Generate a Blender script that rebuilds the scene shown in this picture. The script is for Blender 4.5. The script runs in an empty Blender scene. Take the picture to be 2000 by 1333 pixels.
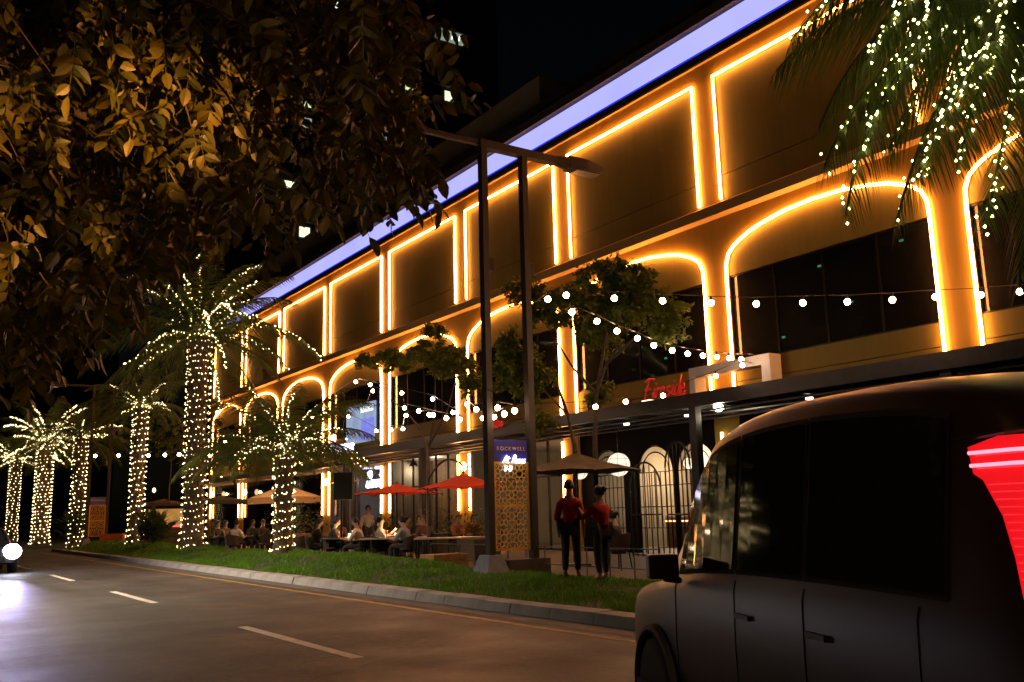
import bpy, bmesh, math, random
from mathutils import Vector as V, Matrix

# ------------------------------------------------------------------ camera, world, sun, exposure
sc = bpy.context.scene
C = sc.collection
EYE = 1.5
FPX = 1800.0                                   # focal length for a 2000 px wide frame
_a = V((-1233, 367, FPX)).normalized()         # street direction seen by the camera (right, down, forward)
_u = V((-260, -9667, FPX)).normalized()
_u = (_u - _a * _u.dot(_a)).normalized()
_x = _a.cross(_u)
WM = Matrix((_x, _a, _u))                      # camera vector -> world vector
cam = bpy.data.cameras.new('camera')
cam.sensor_width = 36; cam.lens = 36 * FPX / 2000; cam.clip_start = .05; cam.clip_end = 2000
camo = bpy.data.objects.new('camera', cam); C.objects.link(camo)
r_, u_, b_ = WM @ V((1, 0, 0)), WM @ V((0, -1, 0)), WM @ V((0, 0, -1))
camo.matrix_world = Matrix(((r_.x, u_.x, b_.x, 0), (r_.y, u_.y, b_.y, 0), (r_.z, u_.z, b_.z, EYE), (0, 0, 0, 1)))
sc.camera = camo

w = bpy.data.worlds.new('World'); sc.world = w; w.use_nodes = True
nt = w.node_tree
sky = nt.nodes.new('ShaderNodeTexSky'); sky.sky_type = 'NISHITA'; sky.sun_disc = False
sky.sun_elevation = math.radians(6); sky.sun_rotation = math.radians(200)
bg = nt.nodes['Background']; bg.inputs['Strength'].default_value = 0.0006
nt.links.new(sky.outputs[0], bg.inputs[0])
sl = bpy.data.lights.new('moonlight', 'SUN'); sl.energy = .004; sl.angle = math.radians(.5); sl.color = (.8, .88, 1)
slo = bpy.data.objects.new('moonlight', sl); C.objects.link(slo)
slo.rotation_euler = (math.radians(50), 0, math.radians(-160))

sc.view_settings.view_transform = 'Standard'
sc.view_settings.look = 'None'
sc.view_settings.exposure = 0
sc.view_settings.gamma = 1
sc.view_settings.use_curve_mapping = False
sc.render.engine = 'CYCLES'
cy = sc.cycles
cy.use_denoising = True
try: cy.denoiser = 'OPENIMAGEDENOISE'
except Exception: pass
cy.use_light_tree = True
cy.max_bounces = 6; cy.diffuse_bounces = 3; cy.glossy_bounces = 3; cy.transmission_bounces = 4; cy.transparent_max_bounces = 12
cy.sample_clamp_indirect = 3
cy.caustics_reflective = False; cy.caustics_refractive = False

rnd = random.Random(11)
R = math.radians
PI = math.pi

# ------------------------------------------------------------------ survey helpers (points of the place measured from the photograph)
def ray(px, py): return WM @ V(((px - 1000) / FPX, (py - 666.5) / FPX, 1))
def at(px, py, d): return V((0, 0, EYE)) + ray(px, py) * d
def onX(px, py, X): r = ray(px, py); return V((0, 0, EYE)) + r * (X / r.x)
def onY(px, py, Y): r = ray(px, py); return V((0, 0, EYE)) + r * (Y / r.y)
def onZ(px, py, z=0): r = ray(px, py); return V((0, 0, EYE)) + r * ((z - EYE) / r.z)
def pix(p):
    c = WM.transposed() @ (V(p) - V((0, 0, EYE)))
    return 1000 + FPX * c.x / c.z, 666.5 + FPX * c.y / c.z, c.z

# ------------------------------------------------------------------ materials
MATS = {}
def mat(name, col, rough=.6, metal=0, noise=.12, scale=6, bump=0, bscale=40, spec=.5, coat=0, trans=0, emit=None, estr=0, sub=0, col2=None, sharp=False):
    if name in MATS: return MATS[name]
    m = bpy.data.materials.new(name); m.use_nodes = True
    n = m.node_tree; bs = n.nodes['Principled BSDF']; L = n.links.new
    tc = n.nodes.new('ShaderNodeTexCoord')
    nz = n.nodes.new('ShaderNodeTexNoise'); nz.inputs['Scale'].default_value = scale; nz.inputs['Detail'].default_value = 5
    L(tc.outputs['Object'], nz.inputs['Vector'])
    cr = n.nodes.new('ShaderNodeValToRGB')
    c2 = col2 or tuple(min(1, c * (1 + noise)) for c in col)
    c1 = col if col2 else tuple(c * (1 - noise) for c in col)
    cr.color_ramp.elements[0].position = .46 if sharp else .3; cr.color_ramp.elements[1].position = .54 if sharp else .7
    cr.color_ramp.elements[0].color = (*c1, 1); cr.color_ramp.elements[1].color = (*c2, 1)
    L(nz.outputs[0], cr.inputs[0]); L(cr.outputs[0], bs.inputs['Base Color'])
    bs.inputs['Roughness'].default_value = rough; bs.inputs['Metallic'].default_value = metal
    bs.inputs['Specular IOR Level'].default_value = spec
    bs.inputs['Coat Weight'].default_value = coat
    bs.inputs['Transmission Weight'].default_value = trans
    if bump:
        n2 = n.nodes.new('ShaderNodeTexNoise'); n2.inputs['Scale'].default_value = bscale; n2.inputs['Detail'].default_value = 4
        L(tc.outputs['Object'], n2.inputs['Vector'])
        bp = n.nodes.new('ShaderNodeBump'); bp.inputs['Strength'].default_value = bump; bp.inputs['Distance'].default_value = .02
        L(n2.outputs[0], bp.inputs['Height']); L(bp.outputs[0], bs.inputs['Normal'])
    if emit:
        bs.inputs['Emission Color'].default_value = (*emit, 1); bs.inputs['Emission Strength'].default_value = estr
    MATS[name] = m
    return m

def glow(name, col, strength, vary=0, scale=3):
    """something that gives off light itself; vary = uneven lamps behind a diffuser"""
    if name in MATS: return MATS[name]
    m = bpy.data.materials.new(name); m.use_nodes = True
    n = m.node_tree; n.nodes.remove(n.nodes['Principled BSDF'])
    e = n.nodes.new('ShaderNodeEmission'); e.inputs[0].default_value = (*col, 1); e.inputs[1].default_value = strength
    if vary:
        tc = n.nodes.new('ShaderNodeTexCoord'); nz = n.nodes.new('ShaderNodeTexNoise'); nz.inputs['Scale'].default_value = scale
        mr = n.nodes.new('ShaderNodeMapRange'); mr.inputs[3].default_value = strength * (1 - vary); mr.inputs[4].default_value = strength * (1 + vary)
        n.links.new(tc.outputs['Object'], nz.inputs['Vector']); n.links.new(nz.outputs[0], mr.inputs[0]); n.links.new(mr.outputs[0], e.inputs[1])
    n.links.new(e.outputs[0], n.nodes['Material Output'].inputs[0])
    MATS[name] = m
    return m

def leafmat(name, c1, c2, trans=.25, rough=.5):
    if name in MATS: return MATS[name]
    m = bpy.data.materials.new(name); m.use_nodes = True
    n = m.node_tree; bs = n.nodes['Principled BSDF']; L = n.links.new
    tc = n.nodes.new('ShaderNodeTexCoord'); nz = n.nodes.new('ShaderNodeTexNoise'); nz.inputs['Scale'].default_value = 2.3; nz.inputs['Detail'].default_value = 6
    gi = n.nodes.new('ShaderNodeNewGeometry'); ad = n.nodes.new('ShaderNodeMath'); ad.operation = 'ADD'
    ml = n.nodes.new('ShaderNodeMath'); ml.operation = 'MULTIPLY'; ml.inputs[1].default_value = .5
    L(gi.outputs['Random Per Island'], ml.inputs[0]); L(ml.outputs[0], ad.inputs[0]); L(nz.outputs[0], ad.inputs[1])
    L(tc.outputs['Object'], nz.inputs['Vector'])
    cr = n.nodes.new('ShaderNodeValToRGB'); cr.color_ramp.elements[0].position = .4; cr.color_ramp.elements[1].position = 1
    cr.color_ramp.elements[0].color = (*c1, 1); cr.color_ramp.elements[1].color = (*c2, 1)
    L(ad.outputs[0], cr.inputs[0]); L(cr.outputs[0], bs.inputs['Base Color'])
    bs.inputs['Roughness'].default_value = rough
    tr = n.nodes.new('ShaderNodeBsdfTranslucent'); L(cr.outputs[0], tr.inputs[0])
    mx = n.nodes.new('ShaderNodeMixShader'); mx.inputs[0].default_value = trans
    L(bs.outputs[0], mx.inputs[1]); L(tr.outputs[0], mx.inputs[2]); L(mx.outputs[0], n.nodes['Material Output'].inputs[0])
    MATS[name] = m
    return m

def plaster(name, col, rough=.8):
    """painted render: broad tone drift, rain streaks that run down, fine grain"""
    m = bpy.data.materials.new(name); m.use_nodes = True
    n = m.node_tree; bs = n.nodes['Principled BSDF']; L = n.links.new
    tc = n.nodes.new('ShaderNodeTexCoord')
    def noise(sc_, det, vec=None):
        z = n.nodes.new('ShaderNodeTexNoise'); z.inputs['Scale'].default_value = sc_; z.inputs['Detail'].default_value = det
        L(vec or tc.outputs['Object'], z.inputs['Vector']); return z.outputs[0]
    mp = n.nodes.new('ShaderNodeMapping'); mp.inputs['Scale'].default_value = (1, 5, .35); L(tc.outputs['Object'], mp.inputs['Vector'])
    def ramp(src, p0, p1, c0, c1):
        r = n.nodes.new('ShaderNodeValToRGB'); e = r.color_ramp.elements; e[0].position = p0; e[1].position = p1; e[0].color = (*c0, 1); e[1].color = (*c1, 1); L(src, r.inputs[0]); return r.outputs[0]
    base = ramp(noise(.35, 6), .3, .7, tuple(c * .82 for c in col), tuple(c * 1.12 for c in col))
    streak = ramp(noise(1.0, 7, mp.outputs[0]), .35, .65, (.88, .87, .85), (1, 1, 1))
    grain = ramp(noise(70, 3), .3, .7, (.9, .9, .9), (1.06, 1.06, 1.06))
    a = n.nodes.new('ShaderNodeMixRGB'); a.blend_type = 'MULTIPLY'; a.inputs[0].default_value = .8; L(base, a.inputs[1]); L(streak, a.inputs[2])
    b2 = n.nodes.new('ShaderNodeMixRGB'); b2.blend_type = 'MULTIPLY'; b2.inputs[0].default_value = 1; L(a.outputs[0], b2.inputs[1]); L(grain, b2.inputs[2])
    L(b2.outputs[0], bs.inputs['Base Color']); bs.inputs['Roughness'].default_value = rough
    bp = n.nodes.new('ShaderNodeBump'); bp.inputs['Strength'].default_value = .2; bp.inputs['Distance'].default_value = .015; L(noise(35, 4), bp.inputs['Height']); L(bp.outputs[0], bs.inputs['Normal'])
    MATS[name] = m; return m
wall_m = plaster('render_dim', (.185, .135, .017))  # facade render darkened for the panels, fading neon light put into the colour
pier_m = plaster('render_neon_lit', (.44, .255, .03), .75)  # same render made brighter for the piers, neon glow put into the colour
ledge_m = mat('pale_stone', (.46, .28, .09), .7, noise=.08, scale=3)
roof_m = mat('brown_cladding', (.05, .036, .03), .7, noise=.2, scale=.5)
dark_glass = mat('dark_glass', (.012, .012, .013), .06, noise=.3, scale=.4, spec=.6)
_n = dark_glass.node_tree; _t = _n.nodes.new('ShaderNodeBsdfTransparent'); _t.inputs[0].default_value = (.5, .5, .5, 1); _m = _n.nodes.new('ShaderNodeMixShader'); _m.inputs[0].default_value = .45
_n.links.new(_n.nodes['Principled BSDF'].outputs[0], _m.inputs[1]); _n.links.new(_t.outputs[0], _m.inputs[2]); _n.links.new(_m.outputs[0], _n.nodes['Material Output'].inputs[0])
black_metal = mat('black_metal', (.016, .015, .015), .38, metal=.6, noise=.3, scale=9)
bronze_m = mat('bronze_steel', (.022, .015, .009), .65, metal=.0, noise=.25, scale=5)
grey_steel = mat('grey_steel', (.10, .095, .10), .45, metal=.5, noise=.2, scale=6)
pale_metal = mat('pale_metal', (.62, .58, .58), .55, noise=.06)
neon_m = glow('amber_neon', (1, .36, .085), 50, vary=.2, scale=2.2)
blue_m = glow('blue_lightbox', (.5, .5, 1.25), 1.0, vary=.16, scale=.35)
blue_edge = glow('deep_blue_led', (.03, .05, .9), .9)
fairy_m = glow('fairy_white', (1, .72, .33), 8)
fairy_fg = glow('fairy_fresh_white', (1, .93, .30), 13)
bulb_m = glow('festoon_bulb', (1, .60, .36), 90)
def asphalt_mat(name, worn=False):
    m = bpy.data.materials.new(name); m.use_nodes = True
    n = m.node_tree; bs = n.nodes['Principled BSDF']; L = n.links.new
    tc = n.nodes.new('ShaderNodeTexCoord')
    def noise(sc_, det, vec=None, dist=0):
        z = n.nodes.new('ShaderNodeTexNoise'); z.inputs['Scale'].default_value = sc_; z.inputs['Detail'].default_value = det; z.inputs['Distortion'].default_value = dist
        L(vec or tc.outputs['Object'], z.inputs['Vector']); return z.outputs[0]
    def ramp(src, p0, p1, c0, c1):
        r = n.nodes.new('ShaderNodeValToRGB'); e = r.color_ramp.elements; e[0].position = p0; e[1].position = p1; e[0].color = (*c0, 1); e[1].color = (*c1, 1); L(src, r.inputs[0]); return r.outputs[0]
    def mul(a, b_, f=1):
        x = n.nodes.new('ShaderNodeMixRGB'); x.blend_type = 'MULTIPLY'; x.inputs[0].default_value = f; L(a, x.inputs[1]); L(b_, x.inputs[2]); return x.outputs[0]
    mp = n.nodes.new('ShaderNodeMapping'); mp.inputs['Scale'].default_value = (1.3, .06, 1); L(tc.outputs['Object'], mp.inputs['Vector'])
    base = ramp(noise(55, 8), .35, .68, (.026, .025, .024), (.085, .08, .076))
    patch = mul(ramp(noise(.45, 7, None, .6), .35, .65, (.55, .55, .57), (1.15, 1.12, 1.1)), ramp(noise(9, 8), .35, .65, (.7, .7, .7), (1.2, 1.2, 1.2)))
    lanes = ramp(noise(1.0, 4, mp.outputs[0]), .38, .62, (.72, .72, .74), (1.1, 1.1, 1.1))
    vo = n.nodes.new('ShaderNodeTexVoronoi'); vo.feature = 'DISTANCE_TO_EDGE'; vo.inputs['Scale'].default_value = .32
    wv = n.nodes.new('ShaderNodeMixRGB'); wv.inputs[0].default_value = .12; nz = n.nodes.new('ShaderNodeTexNoise'); nz.inputs['Scale'].default_value = 2.2; nz.inputs['Detail'].default_value = 6
    L(tc.outputs['Object'], nz.inputs['Vector']); L(tc.outputs['Object'], wv.inputs[1]); L(nz.outputs[1], wv.inputs[2]); L(wv.outputs[0], vo.inputs['Vector'])
    crack = ramp(vo.outputs[0], .0, .006, (.25, .25, .25), (1, 1, 1))
    col = mul(mul(mul(base, patch), lanes), crack, .8)
    if worn:
        x = n.nodes.new('ShaderNodeMixRGB'); L(ramp(noise(38, 6), .30, .42, (0, 0, 0), (1, 1, 1)), x.inputs[0]); L(col, x.inputs[1]); x.inputs[2].default_value = (.60, .57, .53, 1); col = mul(x.outputs[0], ramp(noise(4, 5), .3, .7, (.75, .74, .72), (1.05, 1.05, 1.05)))
    L(col, bs.inputs['Base Color'])
    L(ramp(noise(.7, 5), .3, .7, (.5, .5, .5), (.75, .75, .75)), bs.inputs['Roughness'])
    bp = n.nodes.new('ShaderNodeBump'); bp.inputs['Strength'].default_value = .7; bp.inputs['Distance'].default_value = .012; L(noise(120, 4), bp.inputs['Height']); L(bp.outputs[0], bs.inputs['Normal'])
    MATS[name] = m; return m
asphalt = asphalt_mat('asphalt')
paint_m = asphalt_mat('worn_road_paint', True)
kerb_m = mat('kerb_concrete', (.30, .29, .30), .8, noise=.22, scale=2.5, bump=.4, bscale=60)
yellow_m = mat('yellow_paint', (.30, .20, .06), .7, noise=.35, scale=5)
pave_m = mat('terrace_stone', (.08, .068, .055), .7, noise=.2, scale=2, bump=.2)
soil_m = mat('verge_soil', (.028, .045, .012), .95, noise=.3, scale=3, bump=.6)
grass_m = leafmat('grass_blade', (.07, .2, .008), (.14, .32, .012), .35)
bark_m = mat('bark', (.06, .045, .03), .9, noise=.35, scale=12, bump=.6)
palmbark_m = mat('palm_bark', (.10, .072, .045), .9, noise=.35, scale=14, bump=.6)
palm_leaf = leafmat('palm_leaf', (.05, .085, .012), (.13, .16, .022), .35)
tree_leaf = leafmat('tree_leaf', (.04, .085, .008), (.15, .19, .018), .5)
big_leaf = leafmat('broad_leaf', (.022, .036, .004), (.13, .105, .008), .3)
shrub_leaf = leafmat('shrub_leaf', (.03, .06, .012), (.08, .12, .02), .3)

# ------------------------------------------------------------------ mesh helpers
class MB:
    def __init__(s): s.v = []; s.f = []; s.mi = []; s.k = 0
    def add(s, vs, fs):
        o = len(s.v); s.v += [tuple(p) for p in vs]
        for f in fs: s.f.append([i + o for i in f]); s.mi.append(s.k)
        return s
    def quad(s, a, b, c, d): return s.add([a, b, c, d], [(0, 1, 2, 3)])
    def box(s, lo, hi):
        x0, y0, z0 = lo; x1, y1, z1 = hi
        return s.add([(x0, y0, z0), (x1, y0, z0), (x1, y1, z0), (x0, y1, z0), (x0, y0, z1), (x1, y0, z1), (x1, y1, z1), (x0, y1, z1)],
                     [(3, 2, 1, 0), (4, 5, 6, 7), (0, 1, 5, 4), (1, 2, 6, 5), (2, 3, 7, 6), (3, 0, 4, 7)])
    def obox(s, c, ax, ay, az):
        """box with centre c and half-axis vectors"""
        c, ax, ay, az = V(c), V(ax), V(ay), V(az)
        vs = [c + ax * i + ay * j + az * k for k in (-1, 1) for j in (-1, 1) for i in (-1, 1)]
        return s.add(vs, [(2, 3, 1, 0), (4, 5, 7, 6), (0, 1, 5, 4), (1, 3, 7, 5), (3, 2, 6, 7), (2, 0, 4, 6)])
    def bar(s, a, b, t, t2=None, up=(0, 0, 1)):
        a, b = V(a), V(b); d = (b - a); l = d.length; d = d / l
        up = V(up)
        if abs(d.dot(up)) > .98: up = V((1, 0, 0))
        x = d.cross(up).normalized(); y = x.cross(d)
        return s.obox((a + b) / 2, d * (l / 2), x * (t / 2), y * ((t2 or t) / 2))
    def tube(s, pts, r, n=8, caps=True, closed=False):
        pts = [V(p) for p in pts]; m = len(pts); rs = r if isinstance(r, (list, tuple)) else [r] * m
        o = len(s.v); prev = None
        for i, p in enumerate(pts):
            if closed: t = pts[(i + 1) % m] - pts[i - 1]
            else: t = pts[min(i + 1, m - 1)] - pts[max(i - 1, 0)]
            t.normalize()
            if prev is None:
                prev = t.orthogonal().normalized()
            x = prev - t * prev.dot(t)
            if x.length < 1e-5: x = t.orthogonal()
            x.normalize(); prev = x; y = t.cross(x)
            for k in range(n):
                a = 2 * PI * k / n; s.v.append(tuple(p + (x * math.cos(a) + y * math.sin(a)) * rs[i]))
        for i in range(m if closed else m - 1):
            for k in range(n):
                a = o + i * n + k; b = o + i * n + (k + 1) % n
                c = o + ((i + 1) % m) * n + (k + 1) % n; d = o + ((i + 1) % m) * n + k
                s.f.append([a, b, c, d]); s.mi.append(s.k)
        if caps and not closed:
            s.f.append([o + k for k in range(n)][::-1]); s.mi.append(s.k)
            s.f.append([o + (m - 1) * n + k for k in range(n)]); s.mi.append(s.k)
        return s
    def lathe(s, prof, c=(0, 0, 0), n=20, axis='z', cap=True):
        o = len(s.v); c = V(c)
        for r, z in prof:
            for k in range(n):
                a = 2 * PI * k / n; p = (r * math.cos(a), r * math.sin(a), z)
                if axis == 'x': p = (z, p[0], p[1])
                if axis == 'y': p = (p[0], z, p[1])
                s.v.append(tuple(c + V(p)))
        for i in range(len(prof) - 1):
            for k in range(n):
                s.f.append([o + i * n + k, o + i * n + (k + 1) % n, o + (i + 1) * n + (k + 1) % n, o + (i + 1) * n + k]); s.mi.append(s.k)
        if cap:
            s.f.append([o + k for k in range(n)][::-1]); s.mi.append(s.k)
            s.f.append([o + (len(prof) - 1) * n + k for k in range(n)]); s.mi.append(s.k)
        return s
    def ball(s, c, r, n=8, m=6, sz=1):
        prof = [(max(.001, r * math.sin(PI * i / m)), -r * sz * math.cos(PI * i / m)) for i in range(m + 1)]
        return s.lathe(prof, c, n, cap=False)
    def octa(s, c, r):
        x, y, z = c
        return s.add([(x + r, y, z), (x - r, y, z), (x, y + r, z), (x, y - r, z), (x, y, z + r), (x, y, z - r)],
                     [(0, 2, 4), (2, 1, 4), (1, 3, 4), (3, 0, 4), (2, 0, 5), (1, 2, 5), (3, 1, 5), (0, 3, 5)])
    def mesh(s, name, mats, off=(0, 0, 0), smooth=False):
        me = bpy.data.meshes.new(name)
        ox, oy, oz = off
        me.from_pydata([(a - ox, b - oy, c - oz) for a, b, c in s.v] if any(off) else s.v, [], s.f)
        for m in (mats if isinstance(mats, (list, tuple)) else [mats]): me.materials.append(m)
        if s.k: me.polygons.foreach_set('material_index', s.mi)
        if smooth: me.polygons.foreach_set('use_smooth', [True] * len(s.f))
        me.update()
        return me
    def build(s, name, mats, parent=None, smooth=False, local=False):
        root = parent
        off = V((0, 0, 0))
        while root is not None and not local: off += root.location; root = root.parent
        o = bpy.data.objects.new(name, s.mesh(name, mats, off, smooth)); C.objects.link(o)
        o.parent = parent
        return o

def tag(o, label=None, cat=None, group=None, kind=None):
    if label: o['label'] = label
    if cat: o['category'] = cat
    if group: o['group'] = group
    if kind: o['kind'] = kind
    return o
def thing(name, label, cat, loc=(0, 0, 0), group=None, rz=0):
    o = bpy.data.objects.new(name, None); C.objects.link(o); o.empty_display_size = .2
    o.location = loc; o.rotation_euler.z = rz
    return tag(o, label, cat, group)
def part(name, mesh, parent, loc=(0, 0, 0), rot=(0, 0, 0), sc_=(1, 1, 1)):
    o = bpy.data.objects.new(name, mesh); C.objects.link(o); o.parent = parent; o.location = loc; o.rotation_euler = rot; o.scale = sc_
    return o
def kids(o): return [c for c in list(C.objects) if c.parent == o]
def copy_tree(o, parent=None):
    c = o.copy(); C.objects.link(c); c.parent = parent
    for ch in o.children: copy_tree(ch, c)
    return c
def bez(p0, p1, p2, n):
    p0, p1, p2 = V(p0), V(p1), V(p2)
    return [p0 * (1 - t) ** 2 + p1 * 2 * t * (1 - t) + p2 * t * t for t in [i / n for i in range(n + 1)]]

def text_mesh(txt, size, m, extrude=.01, spacing=1.0):
    cu = bpy.data.curves.new('lettering', 'FONT'); cu.body = txt; cu.size = size; cu.extrude = extrude; cu.space_character = spacing
    cu.align_x = 'CENTER'; cu.resolution_u = 2
    o = bpy.data.objects.new('lettering_tmp', cu); C.objects.link(o)
    me = bpy.data.meshes.new_from_object(o.evaluated_get(bpy.context.evaluated_depsgraph_get()))
    bpy.data.objects.remove(o); me.materials.clear(); me.materials.append(m); me.name = 'lettering'
    return me

# ------------------------------------------------------------------ the setting: road, kerb, terrace, verge
def sheet(name, x0, y0, x1, y1, z, m, nx=1, ny=1, zf=None):
    b = MB(); vs = []
    for j in range(ny + 1):
        for i in range(nx + 1):
            x = x0 + (x1 - x0) * i / nx; y = y0 + (y1 - y0) * j / ny
            vs.append((x, y, z + (zf(x, y) if zf else 0)))
    fs = [(j * (nx + 1) + i, j * (nx + 1) + i + 1, (j + 1) * (nx + 1) + i + 1, (j + 1) * (nx + 1) + i) for j in range(ny) for i in range(nx)]
    b.add(vs, fs)
    o = b.build(name, m, smooth=bool(zf)); o['kind'] = 'structure'
    return o
sheet('ground', -900, -600, 900, 1500, -.03, mat('far_ground', (.035, .032, .03), .9, noise=.2, scale=.05))
sheet('road', -3.6, -40, 7.95, 220, 0, asphalt)
sheet('side_street', 7.95, 58, 60, 66.5, -.004, asphalt)
sheet('near_pavement', -9, -40, -3.85, 220, .12, pave_m)
MB().box((-3.85, -40, -.02), (-3.6, 220, .125)).build('near_kerb', kerb_m)['kind'] = 'structure'
for k in range(-1, 9):                                        # painted lane dashes, 9 m apart
    y = 9.55 + 9.02 * k
    b = MB(); n = 8
    vs = []
    for i in range(n + 1):
        for xx in (-.075, .075): vs.append((4.37 + xx + rnd.uniform(-.006, .006), y + 3.9 * i / n, .004))
    b.add(vs, [(2 * i, 2 * i + 1, 2 * i + 3, 2 * i + 2) for i in range(n)])
    b.build('lane_marking', paint_m)['kind'] = 'structure'
sheet('edge_line_marking', 7.22, -30, 7.34, 57, .004, yellow_m)
sheet('gutter', 7.52, -30, 7.95, 58, .006, mat('gutter_concrete', (.10, .095, .09), .8, noise=.25, scale=2))
# kerb of separate stones
kerb = MB().box((8.02, -20, -.02), (8.3, 58, .08)).build('kerb', kerb_m); kerb['kind'] = 'structure'
ks = MB(); ks.add([(0, .006, 0), (.36, .006, 0), (.36, .994, 0), (0, .994, 0), (.05, .006, .15), (.36, .006, .16), (.36, .994, .16), (.05, .994, .15)],
                  [(0, 1, 5, 4), (1, 2, 6, 5), (2, 3, 7, 6), (3, 0, 4, 7), (4, 5, 6, 7)])
kme = ks.mesh('kerb_stone', kerb_m)
for i in range(58):
    part('kerb_stone', kme, kerb, (7.95 + rnd.uniform(-.008, .008), i, rnd.uniform(-.006, .006)), (0, 0, rnd.uniform(-.004, .004)))
sheet('terrace', 11.6, -20, 19.95, 57.9, .13, pave_m)
MOUNDS = [(10.1, 37, 1.6, 5, .34), (10.3, 27.5, 1.5, 4.5, .36), (10.0, 21.0, 1.4, 3.6, .30), (10.3, 46, 1.5, 5, .36), (9.9, 14, 1.5, 4, .1), (9.8, 4.3, 1.2, 3, .1), (10.2, 54, 1.5, 4, .34)]
def verge_z(x, y):
    z = 0
    for mx, my, sx, sy, h in MOUNDS: z += h * math.exp(-((x - mx) / sx) ** 2 - ((y - my) / sy) ** 2)
    e = min(1, max(0, (x - 8.3) / 1.1)) * min(1, max(0, (12.1 - x) / .9)) * min(1, max(0, (57.8 - y) / 3))
    return z * e + .03 * math.sin(x * 5 + y * 1.7) * e
verge = sheet('verge', 8.31, -20, 12.1, 57.8, .15, soil_m, 30, 300, verge_z)
def grass(name, n, ya, yb, hmin, hmax, wd):
    b = MB(); vs = []; fs = []
    for i in range(n):
        y = ya + (yb - ya) * rnd.random(); x = rnd.uniform(8.34, 12.0)
        if math.sin(x * 2.1 + 1.3 * math.sin(y * .9)) * math.sin(y * 1.7 + 1.1 * math.sin(x * 1.9)) + rnd.gauss(0, .25) > .62: continue
        z = .15 + verge_z(x, y) - .005; a = rnd.uniform(0, PI); h = rnd.uniform(hmin, hmax) * (1 + .6 * math.sin(x * 3.3 + y * .8) * math.sin(y * 2.3)); k = len(vs)
        dx, dy = math.cos(a) * wd, math.sin(a) * wd; lx, ly = rnd.gauss(0, .4) * h, rnd.gauss(0, .4) * h
        vs += [(x - dx, y - dy, z), (x + dx, y + dy, z), (x + lx, y + ly, z + h)]; fs.append((k, k + 1, k + 2))
    b.add(vs, fs); o = b.build(name, grass_m); return tag(o, 'short green lawn grass growing on the roadside verge mounds', 'grass', kind='stuff')
grass('grass', 85000, 8, 40, .035, .085, .012)
g2 = grass('grass', 22000, 40, 57, .05, .11, .02); g2['label'] = 'short green lawn grass on the far end of the verge'

# ------------------------------------------------------------------ the mall building
FX = 20.0
PITCH = 7.32
NB = range(-2, 8)
near = lambda j: 11.73 + PITCH * j
far = lambda j: 18.12 + PITCH * j
Y0, Y1 = near(-2) - .93, far(7) + .95
mall = thing('shopping_arcade', 'long tan two storey shopping arcade outlined in amber neon with blue roof light band', 'building', (FX, 30, 0))
ZL, ZP = 10.35, 14.42        # ledge, panel top
ARCH = [(3.195, 4.85), (3.195, 8.0), (3.17, 8.5), (3.05, 8.78), (2.85, 8.95), (2.6, 9.08), (2.2, 9.24), (1.7, 9.36), (.9, 9.48), (0, 9.52)]
ARCH = ARCH + [(-a, z) for a, z in ARCH[-2::-1]]
REC = .06
def xpt(y, z, x=FX): return (x, y, z)
# front skin: piers, spandrels and frieze with the arched and square openings cut out
b = MB()
b.box((FX, Y0, ZP + .0), (FX + REC, Y1, 15.2))                                      # frieze above the square panels
b.box((FX, Y0, 9.9), (FX + REC, Y1, ZL + .1))                                       # band between the storeys
for j in list(NB) + [8]:
    ya = far(j - 1); yb = near(j)
    if j == -2: ya = Y0
    if j == 8: yb = Y1
    b.box((FX, ya, .13), (FX + REC, yb, 9.9)); b.box((FX, ya, ZL + .1), (FX + REC, yb, ZP))
for j in NB:
    c = (near(j) + far(j)) / 2
    for (a0, z0), (a1, z1) in zip(ARCH, ARCH[1:]):
        if a0 == a1: continue
        b.quad(xpt(c + a0, z0), xpt(c + a0, 9.9), xpt(c + a1, 9.9), xpt(c + a1, z1))
        b.quad(xpt(c + a0, z0), xpt(c + a1, z1), xpt(c + a1, z1, FX + REC), xpt(c + a0, z0, FX + REC))
b.build('pier_wall', pier_m, mall)
# recessed wall panels of each bay, with a shadow joint between the two courses
for j in NB:
    a, c = near(j) - .05, far(j) + .05
    jz = 11.25
    MB().box((FX + REC, a, ZL), (FX + REC + .2, c, jz - .012)).build('wall_panel', wall_m, mall)
    MB().box((FX + REC, a, jz + .012), (FX + REC + .2, c, ZP + .05)).build('wall_panel', wall_m, mall)
    # arch field above window, window band, spandrel below
    MB().box((FX + REC, a, 8.15), (FX + REC + .2, c, 9.7)).build('wall_panel', wall_m, mall)
    MB().box((FX + REC, a, 5.02), (FX + REC + .2, c, 5.58)).build('wall_panel', wall_m, mall)
    MB().box((FX + REC, a, 4.2), (FX + REC + .2, c, 5.0)).build('wall_panel', wall_m, mall)
    wf = MB()
    for z in (5.60, 8.13): wf.box((FX + REC + .03, a, z - .03), (FX + REC + .12, c, z + .03))
    for k in range(5):
        y = a + (c - a) * k / 4; wf.box((FX + REC + .04, y - .03, 5.631), (FX + REC + .11, y + .03, 8.099))
    wo = wf.build('window', black_metal, mall)
    for k in range(4):
        y0 = a + (c - a) * k / 4 + .031; y1 = a + (c - a) * (k + 1) / 4 - .031
        t = rnd.uniform(-.006, .006)
        MB().add([(FX + REC + .08 + t, y0, 5.631), (FX + REC + .08 - t, y1, 5.631), (FX + REC + .08 - t, y1, 8.099), (FX + REC + .08 + t, y0, 8.099)], [(0, 1, 2, 3)]).build('pane', dark_glass, wo)
    MB().box((FX + .30, a - .3, 5.0), (FX + .34, c + .3, 8.5)).build('blind', mat('window_blind', (.03, .026, .02), .9), mall)
MB().box((FX + REC + .2, Y0, 8.6), (FX + 16, Y1, 15.4)).build('upper_block', wall_m, mall)
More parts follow.
